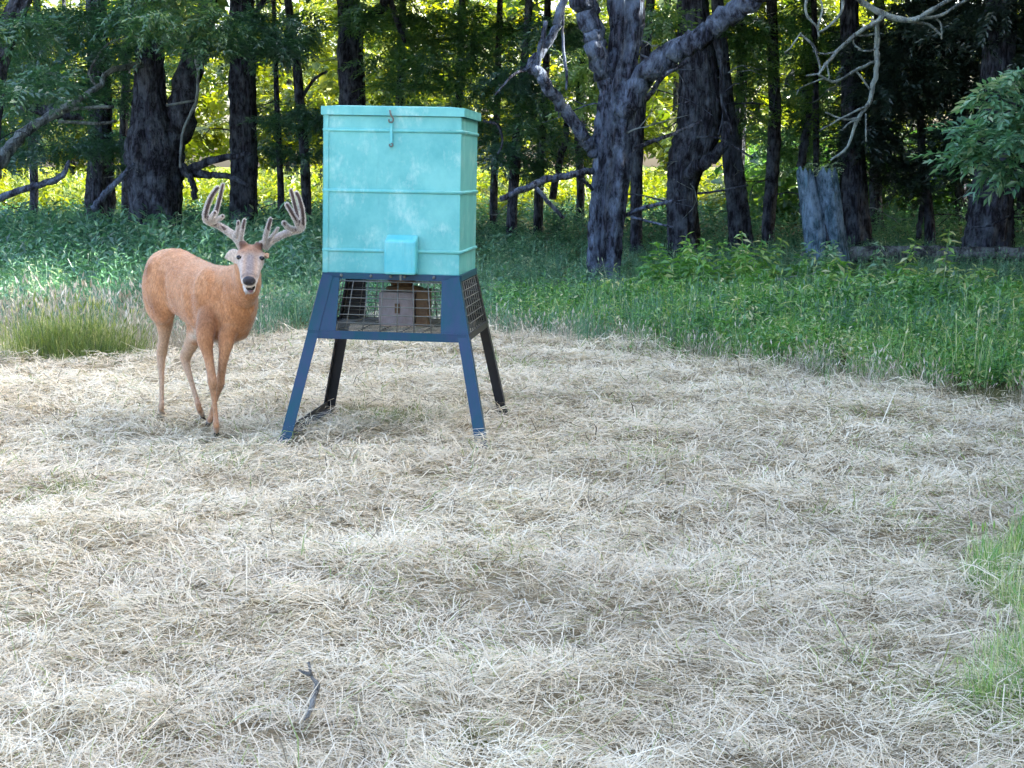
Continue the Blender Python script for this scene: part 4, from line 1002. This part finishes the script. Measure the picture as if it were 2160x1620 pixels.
def deer():
    hip = np.array([-2.125, 10.33, .015]); H = np.array([.605, -.796, 0]); H /= np.linalg.norm(H); Lf = np.array([-H[1], H[0], 0]); Zv = np.array([0,0,1.])
    root_z = float(gz(-1.95, 10.05)); base = np.array([-1.98, 10.08, root_z])
    t = empty('deer', base, 'reddish-tan buck with big velvet antlers facing the camera left of the feeder', 'deer')
    def W(s, l, z): return hip + H*s + Lf*l + Zv*(z)
    a = Acc()
    # trunk: rump to chest
    st = [(-.305,.93,.04,.06,.06),(-.275,.935,.105,.115,.12),(-.22,.93,.150,.155,.16),(-.13,.915,.178,.185,.19),(-.02,.90,.186,.205,.21),(.12,.88,.186,.195,.215),(.28,.85,.196,.195,.225),(.44,.82,.203,.205,.25),(.58,.80,.198,.225,.262),(.70,.80,.178,.225,.255),(.80,.81,.145,.20,.215),(.88,.825,.105,.155,.145),(.93,.83,.05,.09,.08)]
    ellipse_loft(a, [(W(s,0,z), Lf, Zv, w*.90, u, d*.98) for s,z,w,u,d in st], 28)
    # neck: chest to skull, bending towards the camera
    head = at(529, 543, 9.27)
    n0 = W(.62, 0, .86); n1 = W(.80, -.01, .90); n2 = W(.97, -.03, .955); n3 = head + np.array([-.045, .13, -.03]); n4 = head + np.array([-.01, .03, -.01])
    NP = smooth_path([[*n0,.12,.17],[*n1,.108,.16],[*n2,.086,.125],[*n3,.072,.098],[*n4,.066,.08]], 5)
    NT = np.gradient(NP[:, :3], axis=0); NT /= np.linalg.norm(NT, axis=1)[:, None]; secs = []
    for p, tt in zip(NP, NT):
        w = np.cross(Zv, tt); w /= np.linalg.norm(w); h = np.cross(tt, w); secs.append((p[:3], w, h, p[3], p[4]*.9, p[4]))
    ellipse_loft(a, secs, 22)
    # head: long axis towards the camera and down
    toc = np.array([0, 0, EYE]) - head; toc[2] = 0; toc /= np.linalg.norm(toc)
    toc = np.array([toc[0]-.05, toc[1], 0]); toc /= np.linalg.norm(toc)
    pd = math.radians(25); D = toc*math.cos(pd) - Zv*math.sin(pd); Wd = np.cross(Zv, toc); Wd /= np.linalg.norm(Wd); roll = math.radians(-3)
    Hd = np.cross(D, Wd); Hd = -Hd if Hd[2] < 0 else Hd
    Wd, Hd = Wd*math.cos(roll) + Hd*math.sin(roll), Hd*math.cos(roll) - Wd*math.sin(roll)
    def HP(d, w, h): return head + D*d + Wd*w + Hd*h
    hs = [(-.075,.0,.035,.035,.04),(-.055,.005,.062,.05,.065),(-.02,.012,.078,.058,.085),(.02,.014,.084,.056,.092),(.055,.012,.086,.050,.092),(.09,.006,.074,.046,.084),(.13,.0,.066,.042,.074),(.17,-.006,.060,.038,.064),(.205,-.014,.056,.036,.054),(.235,-.022,.050,.034,.044),(.255,-.026,.038,.026,.03),(.266,-.027,.020,.012,.014)]
    ellipse_loft(a, [(HP(d,0,h), Wd, Hd, w*.93, u, dn) for d,h,w,u,dn in hs], 22)
    # lower jaw hangs a little open
    js = [(.06,-.075,.042,.02,.02),(.12,-.088,.044,.02,.02),(.17,-.098,.040,.018,.018),(.205,-.106,.034,.015,.016),(.228,-.108,.020,.010,.01)]
    ellipse_loft(a, [(HP(d,0,h), Wd, Hd, w, u, dn) for d,h,w,u,dn in js], 14)
    # brows and cheeks
    for sg in (-1, 1):
        ellipse_loft(a, [(HP(.02,sg*.062,.046), Wd, Hd, .008,.008,.008),(HP(.05,sg*.066,.046), Wd, Hd, .020,.014,.016),(HP(.085,sg*.060,.034), Wd, Hd, .012,.010,.012)], 10)
        # pedicles
        ellipse_loft(a, [(HP(-.02,sg*.035,.03), Wd, D, .028,.028,.028),(HP(-.025,sg*.046,.085), Wd, D, .024,.024,.024)], 12)
    # ears: leaf shaped, the right one (picture left) swept out and back, the left one folded behind
    def ear(sg, tip, root, nrm, wide):
        ax = tip - root; Ln = np.linalg.norm(ax); ax /= Ln; n = nrm - ax*nrm.dot(ax); n /= np.linalg.norm(n); w = np.cross(ax, n)
        prof = [(0,.5),(.15,.8),(.4,1.0),(.65,.85),(.85,.5),(1.0,.12)]
        ellipse_loft(a, [(root + ax*Ln*u - n*.012*(1-abs(2*u-1)), w, n, wide*k, .009, .012) for u,k in prof], 14)
    earR = HP(-.03, 0, 0)
    ear(-1, at(474, 543, 9.36), at(511, 541, 9.29), np.array([.2,-.95,-.2]), .054)
    ear(1, at(566, 536, 9.55), at(552, 535, 9.32), np.array([.5,-.3,.8]), .034)
    # legs: joints in the photograph, each at its own depth
    def leg(pts):
        Q = smooth_path([[*p, r] for p, r in pts], 5); P = Q[:, :3]; r = np.maximum(Q[:, 3], .012)
        T = np.gradient(P, axis=0); T /= np.linalg.norm(T, axis=1)[:, None]; secs = []
        for p, tt, rr in zip(P, T, r):
            w = Lf - tt*Lf.dot(tt); w /= np.linalg.norm(w); h = np.cross(tt, w); rr = rr*(.86 if rr < .05 else .95); secs.append((p, w, h, rr*.88, rr*1.08, rr*1.08))
        ellipse_loft(a, secs, 16)
    gr = lambda px, py: ground(px, py, root_z)
    fr = gr(457, 925); fl = gr(441, 903); hr = gr(342, 884); hl = gr(430, 893)
    F1 = lambda px, py, Y, r: (at(px, py, Y), r)
    leg([F1(456,612,9.88,.06), F1(443,662,9.72,.085), F1(433,710,9.62,.062), F1(440,755,9.60,.039), F1(446,790,9.58,.035), F1(448,806,9.57,.039), F1(449,818,9.58,.031), F1(452,845,9.58,.0215), F1(455,880,9.57,.021), F1(456,900,9.56,.027), (fr + np.array([.0,-.0,.045]), .022), (fr + np.array([.005,-.03,.02]), .027)])
    leg([F1(490,640,9.80,.06), F1(484,682,9.70,.072), F1(477,722,9.62,.055), F1(470,765,9.63,.036), F1(466,796,9.67,.033), F1(464,808,9.68,.037), F1(460,822,9.72,.029), F1(452,850,9.80,.021), F1(446,875,9.86,.021), F1(443,886,9.88,.026), (fl + np.array([.0,.0,.045]), .021), (fl + np.array([.0,-.03,.02]), .026)])
    leg([F1(352,575,10.35,.135), F1(346,620,10.36,.125), F1(345,655,10.38,.088), F1(347,690,10.42,.058), F1(345,720,10.46,.044), F1(341,745,10.51,.046), F1(340,762,10.50,.035), F1(341,800,10.46,.0225), F1(341,840,10.42,.0215), F1(340,862,10.40,.027), (hr + np.array([0,.01,.045]), .022), (hr + np.array([.01,-.03,.02]), .027)])
    leg([F1(405,600,10.2,.12), F1(412,650,10.1,.10), F1(414,690,10.05,.072), F1(405,722,10.12,.052), F1(392,750,10.21,.048), F1(393,770,10.20,.036), F1(402,800,10.14,.024), F1(414,840,10.08,.0215), F1(421,864,10.05,.0265), (hl + np.array([-.01,.02,.05]), .021), (hl + np.array([.0,-.02,.02]), .026)])
    # haunch muscle and shoulder mass
    def ell(c, s, sides=16):
        ellipse_loft(a, [(W(c[0]-s[0]*math.cos(x), c[1], c[2]), Lf, Zv, s[1]*math.sin(x)+.002, s[2]*math.sin(x)+.002, s[2]*math.sin(x)+.002) for x in np.linspace(.12, 3.02, 9)], sides)
    for l in (-1, 1):
        ell((-.07, l*.098, .84), (.18, .092, .225)); ell((.62, l*.108, .82), (.12, .080, .20)); ell((.70, l*(.090 if l < 0 else .06), .70), (.09, .065, .13))
    # tail
    ellipse_loft(a, [(W(-.28,0,.99), Lf, H, .03,.03,.03),(W(-.325,0,.93), Lf, H, .042,.025,.025),(W(-.335,0,.84), Lf, H, .04,.02,.02),(W(-.325,0,.76), Lf, H, .012,.01,.01)], 12)
    tmp = bpy.data.objects.new('tmp', a.mesh('tmp')); C.objects.link(tmp)
    m1 = tmp.modifiers.new('r', 'REMESH'); m1.mode = 'VOXEL'; m1.voxel_size = .0078; m1.use_smooth_shade = True
    m2 = tmp.modifiers.new('s', 'SMOOTH'); m2.factor = .5; m2.iterations = 7
    dg = bpy.context.evaluated_depsgraph_get(); dg.update()
    me = bpy.data.meshes.new_from_object(tmp.evaluated_get(dg)); bpy.data.objects.remove(tmp)
    n = len(me.vertices); co = np.empty(n*3); me.vertices.foreach_get('co', co); co = co.reshape(-1, 3)
    nm = np.empty(n*3); me.vertices.foreach_get('normal', nm); nm = nm.reshape(-1, 3)
    # folds of the flank, shoulder blade and neck
    def crease(p, q, depth, w, side):
        nonlocal co
        p, q = W(*p), W(*q); d = q - p; u = np.clip(((co - p) @ d)/d.dot(d), 0, 1); dist = np.linalg.norm(co - p - u[:, None]*d, axis=1)
        co = co - nm*(depth*np.exp(-(dist/w)**2)*np.sin(np.pi*np.clip(u, .06, .94)))[:, None]
    for sd in (-1, 1):
        crease((.10, sd*.19, 1.02), (.13, sd*.17, .68), .022, .045, sd); crease((.46, sd*.20, 1.0), (.54, sd*.19, .60), .018, .040, sd)
        crease((.80, sd*.13, 1.0), (.80, sd*.13, .70), .015, .045, sd); crease((-.16, sd*.17, .80), (-.02, sd*.17, .68), .012, .04, sd)
        crease((-.10, sd*.17, 1.02), (-.05, sd*.20, .96), -.012, .05, sd); crease((.56, sd*.15, 1.0), (.68, sd*.20, .78), -.012, .035, sd)
        for rb in (.22, .29, .36): crease((rb, sd*.19, .94), (rb+.06, sd*.2, .72), .004, .016, sd)
    # coat colours, with light on the back and shade on the side painted in
    col = np.tile(np.array([.47,.215,.095]), (n, 1))
    def paint(mask, c): nonlocal col; mask = np.clip(mask, 0, 1)[:, None]; col = col*(1-mask) + np.asarray(c)*mask
    rel = co - hip; s_ = rel @ H; l_ = rel @ Lf; z_ = rel[:, 2]
    nz = np.interp
    n3 = (vnoise(s_+l_*.6, z_, .09, 91) - .5); n4 = (vnoise(s_*1.0, z_+l_, .03, 93) - .5)
    belly = np.clip(-nm[:, 2]*2.2 - .2, 0, 1) * np.clip((np.interp(s_, [-.3,0,.25,.6,.85], [.70,.71,.685,.60,.60]) - z_)/.05 + n3, 0, 1) * np.clip((s_ - .04)/.10, 0, 1) * (s_ < .75) * (np.abs(l_) < .26) * np.clip((z_ - .53)/.05, 0, 1)
    paint((np.clip((z_ - .88)/.18, 0, 1))*.6, (.54,.28,.14))  # paler back: sky light painted into the coat
    paint(np.clip(n4*1.5 + n3*1.5, 0, .30), (.30,.125,.05)); paint(np.clip(-n4*1.2 - n3*1.0, 0, .25), (.56,.32,.18))
    low = np.clip((.62 - z_)/.2, 0, 1)
    paint(low*.8, (.40,.23,.135))
    paint(belly*(z_ > .52), (.74,.68,.60))
    pass
    hind = (s_ < .30) & (z_ < .70); paint(hind*np.clip((.70 - z_)/.16 + n3*.5, 0, 1)*.6, (.50,.36,.25))
    paint((s_ > -.4)*np.clip(1-np.linalg.norm((co - (W(-.10,-.19,.98)))/np.array([.09,.09,.075]), axis=1), 0, 1)*.9, (.24,.095,.04))  # dark patch high on the haunch: shade painted into the coat
    for c, rr, cc, k in [((.72,-.19,.70), .12, (.24,.105,.05), .8), ((-.02,-.2,.74), .09, (.26,.11,.05), .7)]:  # shade of shoulder and lower haunch painted into the coat
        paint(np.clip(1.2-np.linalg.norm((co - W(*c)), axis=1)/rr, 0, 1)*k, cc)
    # head markings
    hd = co - head; dd = hd @ D; ww = hd @ Wd; hh = hd @ Hd
    ish = (np.linalg.norm(hd - D*.08, axis=1) < .23) & (dd > -.10)
    face = ish*np.clip((dd + .05)/.05, 0, 1)
    paint(face*.9, (.40,.29,.22))
    paint(face*np.clip((hh-.01)/.03, 0, 1)*np.clip((.075-dd)/.05, 0, 1)*.9, (.36,.185,.105))
    paint(face*np.clip((dd-.05)/.03, 0, 1)*np.clip((.032-np.abs(ww))/.02, 0, 1)*np.clip(hh/.02, 0, 1)*.85, (.23,.20,.20))
    paint(face*np.clip((np.abs(ww)-.034)/.012, 0, 1)*np.clip((dd-.06)/.03, 0, 1)*.7, (.50,.43,.39))
    paint(face*np.clip((dd-.17)/.03, 0, 1)*np.clip((-hh+.002)/.02, 0, 1), (.66,.61,.57))
    paint(face*np.clip((-hh-.07)/.02, 0, 1)*np.clip((dd-.09)/.05, 0, 1), (.68,.62,.57))
    paint(face*np.clip(1-np.abs(dd-.222)/.018, 0, 1)*.6, (.12,.10,.10))
    for sg in (-1, 1):
        e = HP(.075, sg*.069, .034); paint(np.clip(1.5-np.linalg.norm(co-e, axis=1)/.030, 0, 1)*.6, (.50,.43,.38))
        pdl = HP(-.026, sg*.050, .072); paint(np.clip(1.8-np.linalg.norm(co-pdl, axis=1)/.026, 0, 1), (.12,.06,.045))
    for rootp, tipp in ((at(509,541,9.27), at(474,540,9.36)),):
        ax = tipp-rootp; ln = np.linalg.norm(ax); ax /= ln; u = (co-rootp)@ax; dist = np.linalg.norm(co-rootp-np.outer(u, ax), axis=1)
        paint((u > .03)*(u < ln+.03)*(dist < .05), (.60,.52,.47))
    # throat band under the chin
    th = head + D*.02 - Zv*.15; paint(np.clip(1.4-np.linalg.norm(co-th, axis=1)/.07, 0, 1)*.75, (.66,.57,.49))
    # hooves
    for f_ in (fr, fl, hr, hl):
        paint((np.linalg.norm((co-f_)[:, :2], axis=1) < .07)*np.clip((.115+root_z - z_)/.015, 0, 1), (.05,.04,.036))
    co -= base; me.vertices.foreach_set('co', co.ravel())
    c4 = np.ones((n, 4), np.float32); c4[:, :3] = col; me.attributes.new('coat', 'FLOAT_COLOR', 'POINT').data.foreach_set('color', c4.ravel())
    me.materials.clear(); me.update()
    m, nt, out = mat_new('coat'); at_ = attr(nt, 'coat')
    n1 = N(nt, 'ShaderNodeTexNoise', Scale=95.0, Detail=5.0, Roughness=.7); nt.links.new(coords(nt, (1, 1, .45)), n1.inputs['Vector'])
    mx = nt.nodes.new('ShaderNodeMix'); mx.data_type = 'RGBA'; mx.blend_type = 'MULTIPLY'; mx.inputs[0].default_value = 1
    nt.links.new(at_.outputs['Color'], mx.inputs[6]); nt.links.new(ramp(nt, n1.outputs['Fac'], [(.3, (.60,.57,.55)), (.7, (1.32,1.32,1.32))]), mx.inputs[7])
    p = N(nt, 'ShaderNodeBsdfPrincipled', Roughness=.75); nt.links.new(mx.outputs[2], p.inputs['Base Color'])
    p.inputs['Sheen Weight'].default_value = .35; p.inputs['Sheen Roughness'].default_value = .4; p.inputs['Specular IOR Level'].default_value = .25
    b = N(nt, 'ShaderNodeBump', Strength=.6, Distance=.006); nt.links.new(n1.outputs['Fac'], b.inputs['Height']); nt.links.new(b.outputs[0], p.inputs['Normal'])
    nt.links.new(p.outputs[0], out.inputs['Surface'])
    link('body', me, m, t)
    # short fur standing off the coat
    me.calc_loop_triangles(); nt_ = 34000
    sel = R.integers(0, n, nt_); P0 = co[sel] + R.normal(0, .002, (nt_, 3)); Nn = nm[sel]
    keep = (z_[sel] > .08 + root_z); P0, Nn, sel = P0[keep], Nn[keep], sel[keep]; k = len(sel)
    flow = -H*.8 - Zv*.75; flow = flow - Nn*(Nn@flow)[:, None]; flow /= np.linalg.norm(flow, axis=1)[:, None] + 1e-6
    small = np.where((z_[sel] < .58) | ((np.linalg.norm(co[sel]+base-head, axis=1) < .25)), .45, 1.0)[:, None]
    d = Nn*.25 + flow*1.0 + R.normal(0, .12, (k, 3)); Lh = R.uniform(.008, .017, k)[:, None]*small; sd = np.cross(Nn, flow)
    wv = .0016
    P0 = P0 - Nn*.0015
    v = np.stack([P0-sd*wv, P0+sd*wv, P0+d*Lh*.6+sd*wv*.7, P0+d*Lh], 1)
    me2 = build_mesh('fur', v.reshape(-1,3), (np.arange(k)*4)[:, None]+np.arange(4), {'coat': np.repeat(col[sel]*R.uniform(.75,1.25,(k,1)), 4, 0)})
    o = link('fur', me2, m, t); o['kind'] = 'stuff'
    # eyes, nose, mouth
    m_eye, nt, out = mat_new('eye'); p = N(nt, 'ShaderNodeBsdfPrincipled', Roughness=.08); p.inputs['Base Color'].default_value = (.006,.005,.007,1); nt.links.new(p.outputs[0], out.inputs['Surface'])
    m_nose, nt, out = mat_new('nose'); p = N(nt, 'ShaderNodeBsdfPrincipled', Roughness=.32); p.inputs['Base Color'].default_value = (.018,.016,.024,1)
    nz_ = N(nt, 'ShaderNodeTexNoise', Scale=260.0); bb = N(nt, 'ShaderNodeBump', Strength=.4, Distance=.003); nt.links.new(nz_.outputs['Fac'], bb.inputs['Height']); nt.links.new(bb.outputs[0], p.inputs['Normal']); nt.links.new(p.outputs[0], out.inputs['Surface'])
    m_ton, nt, out = mat_new('tongue'); p = N(nt, 'ShaderNodeBsdfPrincipled', Roughness=.4); p.inputs['Base Color'].default_value = (.20,.10,.13,1); nt.links.new(p.outputs[0], out.inputs['Surface'])
    def blob(name, c, r, mm, ax=(None,)):
        aa = Acc(); ellipse_loft(aa, [(np.asarray(c) + D*(-math.cos(x))*r[0], Wd, Hd, math.sin(x)*r[1]+1e-4, math.sin(x)*r[2]+1e-4, math.sin(x)*r[2]+1e-4) for x in np.linspace(.05, 3.09, 11)], 16)
        return link(name, aa.mesh(name, base, True), mm, t)
    for sg in (-1, 1): blob('eye', HP(.074, sg*.062, .037), (.016, .0175, .0125), m_eye)
    ns = blob('nose', HP(.254, 0, -.012), (.022, .037, .030), m_nose)
    for sg in (-1, 1):
        o = blob('nostril', HP(.270, sg*.019, -.014), (.008, .010, .009), m_eye); o.parent = ns
    blob('mouth', HP(.216, .006, -.070), (.032, .027, .026), m_eye); blob('tongue', HP(.226, .008, -.084), (.024, .017, .014), m_ton)
    # velvet antlers
    mv, nt, out = mat_new('velvet'); n1 = N(nt, 'ShaderNodeTexNoise', Scale=40.0, Detail=5.0); nt.links.new(coords(nt), n1.inputs['Vector'])
    cc = ramp(nt, n1.outputs['Fac'], [(.3, (.27,.235,.215)), (.7, (.46,.41,.38))])
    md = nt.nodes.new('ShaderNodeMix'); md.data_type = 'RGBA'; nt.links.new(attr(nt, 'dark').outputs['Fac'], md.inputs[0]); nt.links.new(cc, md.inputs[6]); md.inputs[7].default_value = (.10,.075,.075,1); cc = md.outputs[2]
    p = N(nt, 'ShaderNodeBsdfPrincipled', Roughness=.9); nt.links.new(cc, p.inputs['Base Color']); p.inputs['Sheen Weight'].default_value = 1.0; p.inputs['Sheen Roughness'].default_value = .28; p.inputs['Specular IOR Level'].default_value = .1
    p.inputs['Sheen Tint'].default_value = (1, .95, .92, 1)
    b = N(nt, 'ShaderNodeBump', Strength=.5, Distance=.004); nt.links.new(n1.outputs['Fac'], b.inputs['Height']); nt.links.new(b.outputs[0], p.inputs['Normal']); nt.links.new(p.outputs[0], out.inputs['Surface'])
    def antler(paths):
        aa = Acc(); k = 5.4
        for pts in paths:
            rows = []
            for x, y, w, dy in pts:
                q = at(400+x/k, 360+y/k, 9.30+dy); rows.append([*q, .93*w/k/2*mpp(9.3)])
            l, pv = np.array(rows[-1]), np.array(rows[-2]); dv = (l-pv)[:3]; dv /= np.linalg.norm(dv)
            rows.append([*(l[:3]+dv*l[3]*.75), l[3]*.45])
            Q = smooth_path(rows, 6); tube(aa, Q[:, :3], np.maximum(Q[:, 3], .002), 14, .02, len(pts))
        tm = bpy.data.objects.new('tmp', aa.mesh('tmp', base)); C.objects.link(tm)
        r_ = tm.modifiers.new('r', 'REMESH'); r_.mode = 'VOXEL'; r_.voxel_size = .0042; r_.use_smooth_shade = True
        q_ = tm.modifiers.new('s', 'SMOOTH'); q_.factor = .5; q_.iterations = 4
        dg = bpy.context.evaluated_depsgraph_get(); dg.update(); mm = bpy.data.meshes.new_from_object(tm.evaluated_get(dg)); bpy.data.objects.remove(tm); mm.materials.clear()
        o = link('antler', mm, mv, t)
        # velvet fuzz
        nv = len(mm.vertices); q = np.empty(nv*3); mm.vertices.foreach_get('co', q); q = q.reshape(-1, 3); nn = np.empty(nv*3); mm.vertices.foreach_get('normal', nn); nn = nn.reshape(-1, 3)
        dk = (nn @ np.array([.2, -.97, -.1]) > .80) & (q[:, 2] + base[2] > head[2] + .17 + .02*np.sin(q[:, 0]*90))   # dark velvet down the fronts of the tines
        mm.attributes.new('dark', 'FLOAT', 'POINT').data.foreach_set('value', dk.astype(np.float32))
        sl = R.integers(0, nv, 20000); P0 = q[sl] + R.normal(0, .0015, (20000, 3)); d = nn[sl] + R.normal(0, .25, (20000, 3)); sd = np.cross(d, R.normal(0, 1, (20000, 3))); sd /= np.linalg.norm(sd, axis=1)[:, None]
        Lh = R.uniform(.002, .0045, (20000, 1)); v = np.stack([P0-sd*.0006, P0+sd*.0006, P0+d*Lh+sd*.0003, P0+d*Lh-sd*.0003], 1)
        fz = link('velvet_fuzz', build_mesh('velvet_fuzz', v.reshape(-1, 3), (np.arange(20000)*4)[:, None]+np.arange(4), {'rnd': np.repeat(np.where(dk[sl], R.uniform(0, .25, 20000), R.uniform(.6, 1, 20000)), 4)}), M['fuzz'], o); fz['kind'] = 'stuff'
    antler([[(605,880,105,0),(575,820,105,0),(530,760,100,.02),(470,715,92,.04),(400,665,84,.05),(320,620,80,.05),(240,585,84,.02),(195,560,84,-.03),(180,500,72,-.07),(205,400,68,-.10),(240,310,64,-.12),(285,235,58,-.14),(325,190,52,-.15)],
            [(215,565,70,-.01),(285,500,66,.04),(320,400,58,.05),(345,300,54,.04),(365,210,50,.03),(380,155,44,.02)],
            [(225,570,60,-.03),(260,515,56,-.10),(290,475,46,-.13)],
            [(255,585,64,-.01),(315,560,60,-.07),(355,535,54,-.10),(378,515,46,-.12)],
            [(520,760,54,-.02),(545,690,52,-.05),(552,630,46,-.07),(556,580,40,-.08)],
            [(575,800,62,-.02),(590,720,54,-.06),(608,640,50,-.09),(625,560,40,-.10)],
            [(505,745,40,0),(515,720,32,-.03)]])
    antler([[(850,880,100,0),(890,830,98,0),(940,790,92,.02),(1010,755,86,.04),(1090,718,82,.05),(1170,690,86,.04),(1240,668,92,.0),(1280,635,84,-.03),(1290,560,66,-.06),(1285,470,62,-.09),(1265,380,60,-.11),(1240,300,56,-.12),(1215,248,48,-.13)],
            [(1255,640,66,0),(1240,560,62,.04),(1215,460,56,.05),(1190,360,52,.04),(1170,280,50,.03),(1152,215,44,.02)],
            [(1245,650,70,-.01),(1215,570,66,-.06),(1170,490,62,-.10),(1130,420,58,-.12),(1105,378,50,-.13)],
            [(1190,680,72,0),(1130,650,66,-.05),(1095,620,62,-.08),(1072,592,54,-.10)],
            [(850,850,60,-.02),(862,780,62,-.05),(880,700,60,-.08),(900,620,56,-.10),(922,548,44,-.11)],
            [(900,800,44,-.02),(945,740,40,-.05),(985,690,38,-.07),(1003,652,36,-.08)],
            [(825,830,40,-.02),(805,812,34,-.04)]])
deer()
